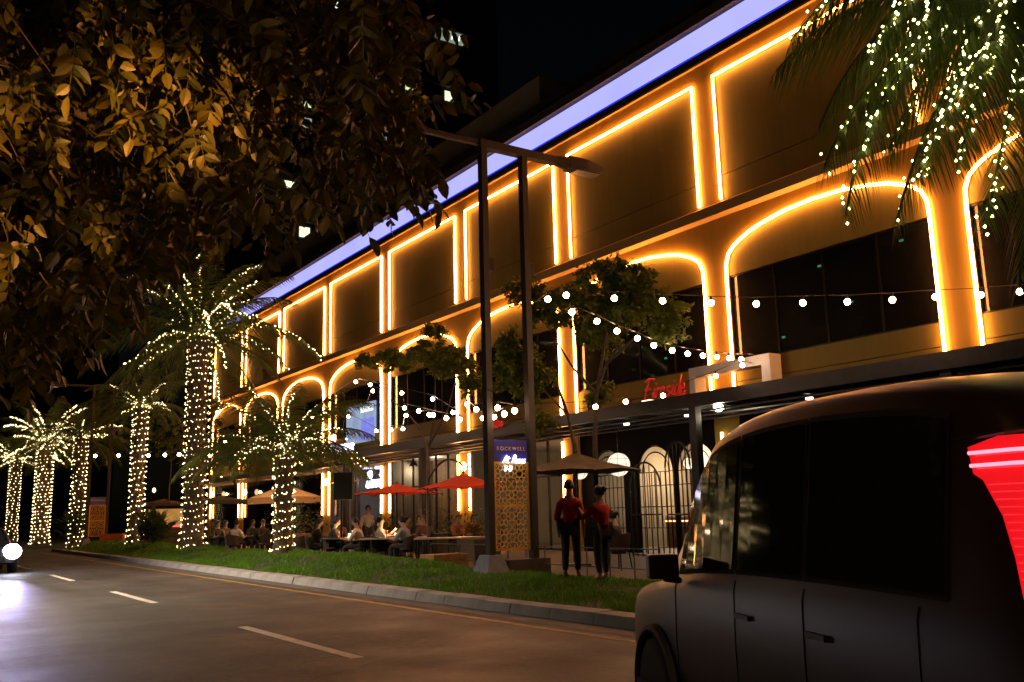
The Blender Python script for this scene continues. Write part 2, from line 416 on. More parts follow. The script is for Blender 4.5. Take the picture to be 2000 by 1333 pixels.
exit_m = glow('green_exit_light', (.3, 1, .5), .8)
for px, py in ((1655, 590), (1662, 590), (1530, 659), (1600, 520), (1760, 470), (1300, 700), (1180, 720)):
    p = onX(px, py, FX + .25); MB().box((FX + .24, p.y - .05, p.z - .025), (FX + .27, p.y + .05, p.z + .025)).build('exit_light', exit_m, mall)
# ledges and roof edge
MB().add([(FX - .22, Y0, 10.02), (FX - .22, Y1, 10.02), (FX - .22, Y0, 10.33), (FX - .22, Y1, 10.33), (FX, Y0, 10.44), (FX, Y1, 10.44), (FX, Y0, 9.96), (FX, Y1, 9.96)],
         [(0, 2, 3, 1), (2, 4, 5, 3), (0, 1, 7, 6), (0, 6, 4, 2), (1, 3, 5, 7)]).build('ledge', ledge_m, mall)
MB().box((FX - .10, Y0, 15.0), (FX - .001, Y1, 15.07)).build('cornice', ledge_m, mall)
MB().box((FX - .06, Y0, 15.075), (FX - .001, Y1, 15.40)).build('fascia', roof_m, mall)
MB().box((FX - .05, Y0, 15.405), (FX + .3, 67.2, 16.2)).build('light_box', blue_m, mall)
MB().box((FX - .075, Y0, 15.345), (FX - .061, 67.2, 15.40)).build('led_strip', blue_edge, mall)
MB().box((FX - .3, Y0, 16.21), (FX + 2, Y1, 16.55)).build('coping', roof_m, mall)
MB().box((FX + .4, Y0, 16.551), (FX + 16, Y1, 17.5)).build('roof', roof_m, mall)
MB().box((22, 29.8, 17.501), (36, 74, 20.0)).build('penthouse', mat('penthouse_render', (.45, .33, .2), .85, noise=.1, scale=.6), mall)
# neon tubes on short stand-offs round every panel and arch
NX = FX - .052
def neon(pts, r=.042):
    return MB().tube(pts, r, 8).build('neon_tube', neon_m, mall, smooth=True)
for j in NB:
    a, c = near(j) - .015, far(j) + .015
    m_ = (a + c) / 2
    if j >= -1:
        if j == 0: neon([(NX, c, 10.95), (NX, c, ZP), (NX, a, ZP), (NX, a, 10.5)]); neon([(NX, c, 10.5), (NX, c, 10.9)])
        else: neon([(NX, c, 10.5), (NX, c, ZP), (NX, m_, ZP), (NX, a, ZP), (NX, a, 10.5)])
        neon([(NX, m_ + o_ * 1.005, z) for o_, z in ARCH])
    if j >= 2:
        for y in (a, c): neon([(NX, y, 1.62), (NX, y, 3.92)])
# canopy along the shop fronts
cz = 4.22
MB().box((16.95, Y0, cz), (FX - .002, 40.6, cz + .08)).build('canopy_deck', black_metal, mall)
MB().box((16.8, Y0, cz - .22), (16.95, 40.6, cz + .12)).build('canopy_fascia', black_metal, mall)
MB().box((18.1, 40.602, 4.05), (FX - .002, Y1, 4.13)).build('canopy_deck', black_metal, mall)
MB().box((17.95, 40.602, 3.9), (18.1, Y1, 4.2)).build('canopy_fascia', black_metal, mall)
y = Y0 + .5
while y < Y1:
    x0 = 16.955 if y < 40.4 else 18.105; z = cz if y < 40.4 else 4.05
    MB().box((x0, y, z - .2), (FX - .002, y + .08, z - .002)).build('canopy_beam', grey_steel, mall); y += 1.22
for x in (17.5, 18.35, 19.2):
    MB().tube([(x, Y0, cz - .26), (x, 40.5, cz - .26)], .035, 6).build('canopy_rail', grey_steel, mall)
for yy in (3.2, 10.0, 16.9, 24.2, 31.5, 38.6):
    MB().box((16.96, yy - .12, .13), (17.16, yy + .12, cz - .201)).build('column', black_metal, mall)
for yy in (7.1, 13.9, 17.9, 20.4, 27.5):       # recessed spotlights under the canopy
    MB().lathe([(.09, 0), (.09, .05)], (17.8, yy, cz - .31), 10).build('downlight', glow('downlight_glass', (1, .8, .55), 5), mall)
# upright portal frame in front of a pier, beside the script sign
b = MB()
ya, yb, zt = onX(1502, 690, 19.25).y, onX(1345, 725, 19.25).y, onX(1500, 690, 19.25).z
b.box((19.25, ya, 4.31), (19.7, ya + .3, zt)); b.box((19.25, yb - .22, 4.31), (19.7, yb, zt)); b.box((19.25, ya + .301, zt - .27), (19.7, yb - .221, zt))
b.build('portal_frame', pale_metal, mall)
MB().box((19.05, yb + .01, 4.31), (19.6, 25.3, 4.62)).build('sign_beam', mat('beige_beam', (.5, .4, .33), .7), mall)

# ground floor: dark back rooms for each bay
int_dark = mat('shop_dark', (.10, .085, .06), .8, noise=.2, scale=1)
int_wood = mat('shop_wood', (.16, .10, .05), .6, noise=.3, scale=4)
int_white = mat('shop_white', (.6, .6, .62), .7, noise=.05)
MB().box((26.0, Y0, .13), (26.2, Y1, 4.2)).build('back_wall', int_dark, mall)
MB().box((FX + .001, Y0, .05), (26, Y1, .13)).build('shop_floor', pave_m, mall)
MB().box((FX + .201, Y0, 4.101), (26, Y1, 4.19)).build('shop_ceiling', mat('ceiling_paint', (.28, .26, .23), .8), mall)
for j in NB:
    MB().box((FX + REC, far(j - 1) + .3, .13), (25.99, far(j - 1) + .5, 4.1)).build('party_wall', int_dark, mall)
# bay 1: arcade of three dark arches before a bright bar
arc_m = mat('arcade_black', (.005, .004, .004), .85, noise=.2, spec=.15)
def arcade(j, centres, hw, spring, rise):
    a, c = near(j), far(j); b = MB(); X = FX + .02; T = .14
    edges = sorted(centres)
    ys = [a] + [e for q in edges for e in (q - hw, q + hw)] + [c]
    for i in range(0, len(ys), 2):
        b.box((X, ys[i], .13), (X + T, ys[i + 1], 4.1))
    for q in edges:
        n = 14
        pr = [(q - hw * math.cos(PI * i / n), spring + rise * math.sin(PI * i / n)) for i in range(n + 1)]
        for (y0, z0), (y1, z1) in zip(pr, pr[1:]):
            b.quad((X, y0, z0), (X, y0, 4.1), (X, y1, 4.1), (X, y1, z1))
            b.quad((X, y0, z0), (X, y1, z1), (X + T, y1, z1), (X + T, y0, z0))
    b.build('arcade_wall', arc_m, mall)
    for q in edges:
        f = MB(); n = 14
        for rr in (hw - .03, hw * .74):
            f.tube([(X + .07, q - rr * math.cos(PI * i / n), spring + rise * rr / hw * math.sin(PI * i / n)) for i in range(n + 1)], .022, 5)
        for k in range(-3, 4):
            yk = q + hw * k / 4; f.bar((X + .07, yk, .9 if abs(k) != 3 else .13), (X + .07, yk, spring), .02)
        for z in (.9, 1.55, 2.2, spring): f.bar((X + .07, q - hw, z), (X + .07, q + hw, z), .025)
        f.build('arch_grille', black_metal, mall)
arcade(1, (24.05, 21.75, 19.97), .83, 2.62, .85)
bw = MB(); bw.box((25.6, near(1), .13), (25.98, far(1), 4.1)); bw.build('bar_wall', mat('bar_plaster', (.55, .5, .42), .8, noise=.08, scale=2), mall)
MB().box((25.55, 21.9, 2.55), (25.598, 23.9, 3.7)).build('wall_mural', mat('red_mural', (.3, .05, .03), .6, noise=.5, scale=5), mall)
for z in (1.75, 2.2, 2.62): MB().box((25.2, near(1) + .4, z), (25.59, far(1) - .3, z + .04)).build('shelf', int_wood, mall)
MB().box((23.4, near(1) + .3, .13), (24.0, far(1) - .5, 1.15)).build('bar_counter', int_wood, mall)
MB().box((23.35, near(1) + .3, 1.15), (24.05, far(1) - .5, 1.2)).build('counter_top', mat('counter_stone', (.5, .45, .4), .3), mall)
MB().box((23.365, near(1) + .3, 1.02), (23.395, far(1) - .5, 1.06)).build('counter_light', glow('counter_led', (1, .35, .16), 5), mall)
# bay 2: a second bar with shelves
MB().box((25.5, near(2), .13), (25.98, far(2), 4.1)).build('bar_wall', mat('brick_plaster', (.42, .27, .16), .85, noise=.2, scale=5), mall)
for z in (1.55, 2.05, 2.5): MB().box((25.1, near(2) + .2, z), (25.49, near(2) + 3.4, z + .04)).build('shelf', int_wood, mall)
for j, ks_ in ((2, range(1, 6)), (3, range(1, 6))):
    f = MB(); a, c = near(j), far(j)
    for k in range(7):
        yk = a + (c - a) * k / 6; f.box((FX + .05, yk - .04, .13), (FX + .12, yk + .04, 4.1))
    for z in (.16, 2.75, 4.06): f.box((FX + .06, a + .041, z - .03), (FX + .11, c - .041, z + .03))
    f.build('shop_front', black_metal, mall)
# bay 3: timber lined room; bay 4: bright blue-white shop
MB().box((22.4, near(3), .13), (22.5, far(3), 4.1)).build('timber_wall', int_wood, mall)
for k in range(15):
    y = near(3) + .2 + k * .42
    MB().box((22.36, y, .13), (22.398, y + .39, 4.08)).build('plank', int_wood, mall)
MB().box((23.4, near(4), .13), (23.5, far(4), 4.1)).build('back_panel', int_white, mall)
f = MB(); a, c = near(4), far(4)
for yk, t in ((a + .05, .05), (a + 2.9, .08), (a + 3.5, .2), (c - .7, .12)): f.box((FX + .05, yk - t, .13), (FX + .15, yk + t, 4.05))
for z in (.16, 3.3, 4.03): f.box((FX + .06, a, z - .03), (FX + .12, c, z + .03))
f.build('shop_front', black_metal, mall)
MB().box((20.5, a + .4, 4.04), (23.0, c - .4, 4.08)).build('ceiling_light', glow('cool_panel', (.62, .68, 1), 2.2), mall)
# lit display window above the canopy in bay 4
b = MB().box((FX + .05, 41.95, 5.2), (FX + .139, 45.4, 7.2)).build('display_window', glow('display_glass', (.34, .42, .62), .9, vary=.4, scale=1.2), mall)
MB().box((FX + .035, 42.1, 6.72), (FX + .049, 43.6, 7.02)).build('light_tube', glow('display_tube', (.75, .9, .95), 1.6), b)
MB().box((FX + .035, 42.0, 5.3), (FX + .049, 43.5, 6.4)).build('poster', glow('blue_poster', (.25, .28, .9), .9, vary=.6, scale=6), b)
for j in (-2, -1, 0, 5, 6, 7):
    MB().box((FX + .05, near(j), .13), (FX + .1, far(j), 4.1)).build('shop_glass', dark_glass, mall)
    MB().box((21.5, near(j), .13), (21.6, far(j), 4.1)).build('shop_partition', int_dark, mall)

def lamp_point(parent, loc, energy, col, rad=.06):
    l = bpy.data.lights.new('lamp_light', 'POINT'); l.energy = energy; l.color = col; l.shadow_soft_size = rad
    o = bpy.data.objects.new('lamp_light', l); C.objects.link(o); o.location = V(loc) - (parent.location if parent else V((0, 0, 0))); o.parent = parent
    return o

# pendant lamps
glass_white = glow('opal_glass', (1, .84, .62), 1.35)
def pendant(p, r, label, e=35, col=(1, .8, .55), top=4.1, shape='globe'):
    t = thing('pendant_lamp', label, 'lamp', p)
    if shape == 'globe':
        MB().ball(p, r, 14, 10).build('globe', glass_white, t, smooth=True)
        b = MB()
        for k in range(4):
            a = PI * k / 4
            b.tube([V(p) + V((math.cos(a) * math.sin(q), math.sin(a) * math.sin(q), math.cos(q))) * (r + .006) for q in [2 * PI * i / 18 for i in range(18)]], .006, 4, closed=True)
        for q in (-.5, 0, .5): b.tube([V(p) + V((math.cos(x) * math.cos(q), math.sin(x) * math.cos(q), math.sin(q))) * (r + .006) for x in [2 * PI * i / 18 for i in range(18)]], .006, 4, closed=True)
        b.build('wire_cage', black_metal, t)
    else:
        MB().lathe([(r, -.12), (r * .55, .02), (.03, .16), (.02, .2)], p, 14, cap=False).build('lamp_shade', black_metal, t, smooth=True)
        MB().lathe([(r * .85, -.1), (r * .85, -.08)], p, 12).build('lens', glow('pendant_lens', (1, .9, .75), 6), t)
    MB().tube([V(p) + V((0, 0, r if shape == 'globe' else .2)), (p[0], p[1], top)], .012, 5).build('cord', black_metal, t)
    if e: lamp_point(t, V(p) + V((0, 0, -r - .12)), e, col, .1)
pendant(onX(1208, 908, 18.7), .36, 'large white caged globe lamp hanging behind the black umbrella', 10)
pendant(onX(1132, 920, 19.2), .29, 'smaller white globe lamp hanging left of the large caged globe', 8)
pendant(onX(1345, 905, 24.2), .2, 'small globe lamp inside the right hand arched opening', 650, (1, .7, .42))
pendant(onX(1272, 892, 24.2), .2, 'small globe lamp inside the middle arch by the red mural', 650, (1, .7, .42))
pendant(onX(1075, 935, 24.5), .14, 'small globe lamp over the left bar shelves', 420, (1, .7, .4))
for q, (px, py) in enumerate(((784, 898), (808, 906), (790, 928), (854, 884))):
    pendant(onX(px, py, 21.2), .24, ('black cone pendant above the smaller red umbrella, left of four', 'black cone pendant above the two red umbrellas, second of four', 'lowest black cone pendant just behind the red umbrellas', 'black cone pendant right of the umbrella arm')[q], 60, shape='cone')
for q, (px, py) in enumerate(((728, 925), (731, 905))):
    pendant(onX(px, py, 21.0), .26, ('black cone pendant nearer the glowing shop sign', 'black cone pendant higher up in the blue-white shop')[q], 0, shape='cone')
# bottles on the shelves
bm_ = MB().lathe([(.038, 0), (.04, .02), (.04, .17), (.014, .22), (.014, .29)], (0, 0, 0), 8)
bott = [bm_.mesh('bottle', mat('bottle_glass_%d' % k, c, .15, noise=.1), smooth=True) for k, c in enumerate([(.05, .12, .05), (.25, .10, .03), (.5, .5, .45), (.1, .15, .3), (.35, .06, .04)])]
for z, ya, yb, X, where in ((1.59, near(2) + .3, near(2) + 3.3, 25.3, 'lower shelf of the left bar'), (2.09, near(2) + .3, near(2) + 3.3, 25.3, 'middle shelf of the left bar'),
                    (1.79, near(1) + .6, far(1) - .5, 25.4, 'lower shelf behind the arches'), (2.24, near(1) + .6, far(1) - .5, 25.4, 'middle shelf behind the arches'), (1.2, near(1) + 1, far(1) - 2.6, 23.7, 'bar counter behind the arches')):
    y = ya
    while y < yb:
        o = part('bottle', rnd.choice(bott), None, (X + rnd.uniform(-.06, .06), y, z + .002), (0, 0, 0), (1, 1, rnd.uniform(.85, 1.2)))
        tag(o, 'glass bottle standing in the row on the ' + where, 'bottle', 'bottles on the ' + where); y += rnd.uniform(.12, .34)

# ------------------------------------------------------------------ signs in script lettering
GL = {'F': [[(.05, 0), (.3, 1)], [(.02, .95), (.3, 1.05), (.75, 1.02)], [(.05, .5), (.5, .55)]],
      'B': [[(.05, 0), (.3, 1.0)], [(.1, .95), (.45, 1.05), (.62, .85), (.45, .58), (.2, .52)], [(.2, .52), (.55, .45), (.55, .15), (.3, -.02), (.05, .05)]],
      'A': [[(0, 0), (.45, 1.0), (.55, 0)], [(.12, .35), (.55, .38)]],
      'R': [[(.05, 0), (.25, 1.0), (.6, .92), (.5, .58), (.2, .5), (.6, 0)]],
      'l': [[(.05, .05), (.3, .9), (.2, 1.0), (.1, .6), (.1, .1), (.3, .05)]],
      't': [[(.2, .85), (.1, .1), (.3, .02)], [(0, .6), (.4, .62)]],
      'i': [[(.0, .05), (.15, .5), (.1, .1), (.25, .02)], [(.2, .72), (.22, .76)]], 'r': [[(0, 0), (.12, .48), (.18, .42), (.35, .48)]],
      'e': [[(0, .22), (.28, .3), (.25, .5), (.1, .45), (.05, .12), (.2, 0), (.38, .1)]], 's': [[(.35, .48), (.12, .45), (.14, .28), (.3, .18), (.2, 0), (0, .06)]],
      'd': [[(.34, .48), (.1, .42), (.04, .12), (.2, 0), (.34, .2), (.45, 1.0), (.36, .1), (.5, .02)]], 'a': [[(.34, .46), (.1, .42), (.04, .12), (.2, 0), (.34, .25), (.36, .46), (.34, .08), (.48, .02)]],
      'c': [[(.34, .42), (.18, .48), (.05, .25), (.12, .02), (.34, .08)]], 'n': [[(0, 0), (.1, .48), (.08, .25), (.25, .48), (.3, .3), (.28, .05), (.42, .02)]],
      'o': [[(.2, .48), (.03, .25), (.15, 0), (.34, .2), (.24, .46), (.42, .42)]], "'": [[(.1, 1.0), (.08, .75)]], '1': [[(.1, .8), (.2, .95), (.15, 0)]], '-': [[(.05, .4), (.35, .42)]], '0': [[(.2, .95), (.03, .5), (.15, 0), (.36, .5), (.2, .95)]]}
WD = {'F': .7, 'B': .62, 'A': .65, 'R': .62, 'd': .45, 'i': .24, 'l': .3, 'r': .34, "'": .2, ' ': .35, '1': .28}
def script_sign(txt, org, right, up, h, r, m, parent, slant=.2, swash=False):
    """lettering bent from tube, one part per character"""
    x = 0; org, right, up = V(org), V(right), V(up); out = right.cross(up) * .01
    P = lambda u, v: org + right * ((u + slant * v) * h) + up * (v * h) + out
    for ch in txt:
        if ch in GL:
            b = MB()
            for st in GL[ch]:
                pts = [P(x + u, v) for u, v in st]
                if len(pts) > 2:
                    q = []
                    for i in range(len(pts) - 1):
                        p0, p1, p2, p3 = pts[max(i - 1, 0)], pts[i], pts[i + 1], pts[min(i + 2, len(pts) - 1)]
                        for t in (0, .33, .66): q.append(.5 * (2 * p1 + (p2 - p0) * t + (2 * p0 - 5 * p1 + 4 * p2 - p3) * t * t + (3 * p1 - p0 - 3 * p2 + p3) * t ** 3))
                    pts = q + [pts[-1]]
                b.tube(pts, r, 6)
            b.build('letter', m, parent)
        x += WD.get(ch, .42)
    if swash: MB().tube(bez(P(-.15, -.12), P(x * .4, -.3), P(x, -.05), 8), r * .8, 6).build('underline', m, parent)
    return x * h
red_letter = mat('red_letter', (.42, .012, .012), .35, noise=.1, emit=(1, .03, .02), estr=.22)
s = thing('script_sign', 'red cursive Fireside sign on the tan spandrel left of the pale portal frame', 'sign', (FX, 21, 4.85))
script_sign('Fireside', (FX - .06, 21.95, 4.93), (0, -1, 0), (0, 0, 1), .58, .03, red_letter, s, swash=True)
MB().box((19.2, 20.9, 4.63), (19.5, 21.25, 4.78)).build('flood_lamp', glow('flood_face', (1, .62, .4), 3), s)
white_neon = glow('white_blue_neon', (.75, .72, 1), 4.5)
s = thing('script_sign', 'glowing white cursive sign on the canopy edge below the lit display window', 'sign', (17.9, 42, 4.2))
script_sign('Barcino', (17.88, 42.6, 4.35), (0, -1, 0), (0, 0, 1), 1.0, .06, white_neon, s)
MB().tube(bez((17.88, 43.2, 4.9), (17.88, 43.15, 4.3), (17.88, 42.85, 4.95), 6), .05, 6).build('leaf_emblem', white_neon, s)
s = thing('script_sign', 'glowing white cursive sign inside the bright shop window behind the red umbrella', 'sign', (20.4, 42, 3))
script_sign('Barcino', (20.4, 43.6, 2.95), (0, -1, 0), (0, 0, 1), .72, .075, white_neon, s)
s = thing('script_sign', 'small red sign lettering over the canopy left of the lamp post', 'sign', (17, 26.5, 4.4))
script_sign('Bistro'.replace('B', 'R'), onX(955, 838, 16.75), (0, -1, 0), (0, 0, 1), .34, .03, red_letter, s)

# ------------------------------------------------------------------ distant apartment tower
tw = thing('apartment_tower', 'dark high rise apartment tower with a few lit windows behind the tree', 'building', (58, 120, 0))
tm = mat('tower_wall', (.05, .042, .04), .8, noise=.2, scale=.1)
MB().box((43, 120, 0), (80, 150, 104)).build('wall', tm, tw)
sm_ = MB().box((0, 0, 0), (36, .8, .35)).mesh('balcony_slab', mat('tower_slab', (.09, .075, .07), .8))
for k in range(30): part('balcony_slab', sm_, tw, (43.5 - 58, 119.2 - 120, 3 + k * 3.3))
lit = [glow('tower_light_%d' % k, c, e, vary=.7, scale=1.2) for k, (c, e) in enumerate([((.75, .9, .4), .9), ((.85, .95, .6), 1.3), ((.5, .65, .6), .6)])]
gl = mat('tower_glass', (.02, .02, .025), .1)
LIT = {}
for px, py in ((585, 8), (590, 30), (600, 36), (655, 12), (608, 165), (578, 352), (574, 380), (577, 406), (580, 438), (602, 438), (580, 466), (604, 466), (790, 150), (870, 170), (735, 265), (765, 178), (612, 96), (478, 5), (130, 455), (600, 210), (603, 240)):
    p = onY(px, py, 119.9); LIT.setdefault((round((p.x - 44) / 2.4), round((p.z - 4.9) / 3.3)), 1)
wme = MB().box((-.9, -.06, -.85), (.9, .06, .85)).mesh('window', gl)
lm = []
for l_ in lit: lm.append(MB().box((-.9, -.06, -.85), (.9, .06, .85)).mesh('window', l_))
for zz in range(8, 30):
    for i in range(0, 15):
        X = 44 + i * 2.4; Z = 4.9 + zz * 3.3
        px, py, d = pix((X, 119.9, Z))
        if py < -60: continue
        part('window', rnd.choice(lm) if (i, zz) in LIT else wme, tw, (X - 58, -.09, Z), (0, 0, 0), (rnd.uniform(.7, 1), 1, rnd.uniform(.5, 1)))
p = onY(880, 72, 119.6)
b = MB().box((p.x - 2.4, 119.5, p.z - .9), (p.x + 2.4, 119.9, p.z + .9)).build('window', glow('office_light', (.55, .66, .5), .42, vary=.3), tw)
for k in range(4): MB().bar((p.x - 2.2 + k * 1.3, 119.42, p.z + .6), (p.x - 2.5 + k * 1.3, 119.42, p.z - .5), .16).build('light_tube', glow('office_tube', (.9, 1, .9), 2.2), b)
dk = thing('apartment_tower', 'black tower block silhouette standing far down the street on the left', 'building', (5, 190, 0))
MB().box((-6, 190, 0), (36, 215, 60)).build('wall', tm, dk)
for px, py in ((101, 399), (128, 457), (300, 60), (318, 57)):
    p = onY(px, py, 189.8); MB().box((p.x - .7, 189.85, p.z - .6), (p.x + .7, 189.99, p.z + .6)).build('window', lit[1], dk)

# ------------------------------------------------------------------ lamp posts with sign panels
gold_m = mat('gold_lattice', (.66, .38, .05), .5, metal=.0, noise=.15, scale=8)
blue_panel = mat('navy_panel', (.03, .03, .3), .4, noise=.1)
def star_lattice(b, y, x0, x1, z0, z1, n, m):
    """cut metal screen of eight pointed stars and rings, bars 12 mm deep"""
    T = .024
    w_, h_ = (x1 - x0) / n, (z1 - z0) / m; s = min(w_, h_)
    def ln(a, c, t=T): b.bar((a[0], y, a[1]), (c[0], y, c[1]), .014, t, up=(0, 1, 0) if False else (0, 0, 1)) if False else seg(a, c, t)
    def seg(a, c, t):
        d = V((c[0] - a[0], 0, c[1] - a[1])); l = d.length
        if l < 1e-4: return
        d /= l; nn = V((-d.z, 0, d.x)); b.obox(((a[0] + c[0]) / 2, y + rnd.uniform(-.002, .002), (a[1] + c[1]) / 2), d * (l / 2 + t * .3), V((0, .007, 0)), nn * (t / 2))
    for i in range(n):
        for j in range(m):
            cx, cz_ = x0 + (i + .5) * w_, z0 + (j + .5) * h_
            pts = []
            for k in range(16):
                a = PI * k / 8 + PI / 8; rr = s * (.50 if k % 2 == 0 else .34); pts.append((cx + rr * math.cos(a), cz_ + rr * math.sin(a)))
            for k in range(16): seg(pts[k], pts[(k + 1) % 16], T)
            ring = [(cx + s * .2 * math.cos(PI * k / 4), cz_ + s * .2 * math.sin(PI * k / 4)) for k in range(8)]
            for k in range(8):
                seg(ring[k], ring[(k + 1) % 8], T); 
                a = PI * k / 4; seg(ring[k], (cx + s * .36 * math.cos(a), cz_ + s * .36 * math.sin(a)), T)
            for sx in (-1, 1):
                for sz in (-1, 1): seg((cx + sx * s * .34, cz_ + sz * s * .34), (cx + sx * w_ * .5, cz_ + sz * h_ * .5), T)
    for a, c in (((x0, z0), (x1, z0)), ((x0, z1), (x1, z1)), ((x0, z0), (x0, z1)), ((x1, z0), (x1, z1)), ((x0, (z0 + z1) / 2), (x1, (z0 + z1) / 2))): seg(a, c, .06)
def lamp_post(X, Y, label, full=True):
    t = thing('lamp_post', label, 'lamp post', (X, Y, .15), 'twin post street lamps with lattice panels')
    w_ = 1.12; g = .15 + verge_z(X, Y)
    for dx in (0, w_):
        p = MB(); p.box((X + dx - .075, Y - .09, .12), (X + dx + .075, Y + .09, 9.75)); p.build('post', bronze_m, t)
        MB().box((X + dx + .076, Y - .08, 6.85), (X + dx + .2, Y + .08, 7.15)).build('junction_box', black_metal, t)
    pl = MB(); z1 = .62
    pl.add([(X - .34, Y - .36, .1), (X + .34, Y - .36, .1), (X + .34, Y + .36, .1), (X - .34, Y + .36, .1), (X - .16, Y - .2, z1), (X + .16, Y - .2, z1), (X + .16, Y + .2, z1), (X - .16, Y + .2, z1)],
           [(0, 1, 5, 4), (1, 2, 6, 5), (2, 3, 7, 6), (3, 0, 4, 7), (4, 5, 6, 7)])
    pl.build('plinth', mat('blue_grey_concrete', (.2, .21, .27), .8, noise=.15), t)
    MB().box((X + .35, Y - .2, .1), (X + w_ + .3, Y + .25, .5)).build('plinth', mat('dark_concrete', (.07, .065, .06), .85, noise=.15), t)
    MB().box((X - .1, Y - .1, 9.752), (X + 2.1, Y + .1, 9.94)).build('cross_arm', bronze_m, t)
    MB().box((X - 1.5, Y - .06, 9.80), (X - .101, Y + .06, 9.91)).build('cross_arm', bronze_m, t)
    for x0, s in ((X + 2.1, 1), (X - 1.5, -1)):
        h = MB(); a, c = x0, x0 + s * .35; e = x0 + s * 1.35
        h.tube([(a, Y, 9.86), (c, Y, 9.86)], [.12, .17], 10)
        vs = []
        for xx, hw_, zt, zb in ((c, .17, 10.02, 9.72), (c + s * .5, .24, 10.0, 9.70), (e, .2, 9.92, 9.74)):
            vs += [(xx, Y - hw_, zb), (xx, Y + hw_, zb), (xx, Y + hw_ * .8, zt), (xx, Y - hw_ * .8, zt)]
        h.add(vs, [(0, 1, 2, 3), (8, 11, 10, 9)] + [(i * 4 + k, i * 4 + (k + 1) % 4, i * 4 + 4 + (k + 1) % 4, i * 4 + 4 + k) for i in range(2) for k in range(4)])
        hh = h.build('lamp_head', bronze_m, t)
        MB().box((min(c + s * .2, e - s * .1), Y - .15, 9.685), (max(c + s * .2, e - s * .1), Y + .15, 9.705)).build('lamp_lens', mat('unlit_lens', (.22, .2, .16), .2), hh)
    sp = MB().box((X + .12, Y - .03, 2.6), (X + w_ - .12, Y + .05, 3.06)).build('sign_panel', blue_panel, t)
    lt = text_mesh('ROCKWELL', .115, mat('bronze_letter', (.7, .5, .35), .4, noise=.1), .006, 1.35)
    o = part('lettering', lt, sp, V((X + w_ / 2, Y - .038, 2.83)) - V((X, Y, .15)), (PI / 2, 0, 0))
    b = MB(); star_lattice(b, Y - .01, X + .12, X + w_ - .12, .72, 2.56, 2, 4); b.build('lattice_screen', gold_m, t)
    if full: script_sign('At Rosas', (X + .32, Y - .06, 2.56), (1, 0, 0), (0, 0, 1), .16, .012, white_neon, t); script_sign('11-10', (X + .34, Y - .06, 2.38), (1, 0, 0), (0, 0, 1), .12, .012, white_neon, t)
    return t
lamp_post(10.78, 16.9, 'tall bronze twin post street lamp with blue panel and gold lattice near the black umbrella')
q = onX(168, 1050, 10.3)
lamp_post(10.3, q.y, 'far bronze twin post street lamp with lattice panel between the lit palms', False)
# sodium street lamp on the near pavement, just outside the frame: lights the carriageway and the big tree
def road_lamp(x, y, z, e, label, col=(1, .8, .57), reach=2.4):
    t = thing('street_lamp', label, 'street lamp', (x, y, .12), 'sodium street lamps of the near pavement')
    MB().tube([(x, y, .12), (x, y, z - .6), (x + .3, y, z - .1), (x + reach, y, z)], [.09, .07, .05, .04], 10).build('pole', bronze_m, t)
    MB().box((x + reach, y - .14, z - .05), (x + reach + .6, y + .14, z + .06)).build('lamp_head', bronze_m, t)
    MB().box((x + reach + .08, y - .1, z - .075), (x + reach + .55, y + .1, z - .053)).build('lamp_glass', glow('sodium_glass', col, 30), t)
    l = bpy.data.lights.new('lamp_light', 'SPOT'); l.energy = e; l.color = col; l.spot_size = R(140); l.spot_blend = .6; l.shadow_soft_size = .15
    o = bpy.data.objects.new('lamp_light', l); C.objects.link(o); o.parent = t; o.location = (reach + .3, 0, z - .1 - .12)
road_lamp(-4.8, -5.0, 7.6, 1000, 'sodium street lamp on the near pavement behind the camera')
road_lamp(-4.4, 2.6, 6.5, 190, 'low sodium lamp on the near pavement lighting the big tree from the left', (1, .5, .14), 3.0)
def uplight(p, target, e, cone, label):  # added spotlights out of view, put in to pick out bright leaves
    p = V(p); t = thing('added_floodlight', label, 'floodlight', p, 'added floodlights aimed into the big tree'); d = (V(target) - p).normalized()
    MB().bar(p + d * .02, p + d * .2, .2, .16).build('housing', black_metal, t); MB().bar(p + d * .205, p + d * .215, .17, .13).build('glass', glow('flood_glass', (1, .5, .14), 12), t)
    MB().tube([(p.x, p.y, .12), p], .02, 6).build('stake', black_metal, t)
    l = bpy.data.lights.new('lamp_light', 'SPOT'); l.energy = e; l.color = (1, .40, .10); l.spot_size = R(cone); l.spot_blend = .7; l.shadow_soft_size = .06
    o = bpy.data.objects.new('lamp_light', l); C.objects.link(o); o.parent = t; o.location = d * .25; o.rotation_mode = 'QUATERNION'; o.rotation_quaternion = d.to_track_quat('-Z', 'Y')
uplight((-4.2, 2.2, .45), at(80, 190, 5.4), 3600, 11, 'added floodlight aimed at the left of the crown')
uplight((-4.2, .6, .45), at(560, 215, 6.6), 11000, 7, 'added floodlight aimed at the middle of the crown')
uplight((-4.2, 1.4, .45), at(370, 420, 6.4), 4500, 6, 'added floodlight aimed at the low boughs')
road_lamp(-4.8, 25, 8.6, 22000, 'sodium street lamp further down the near pavement')

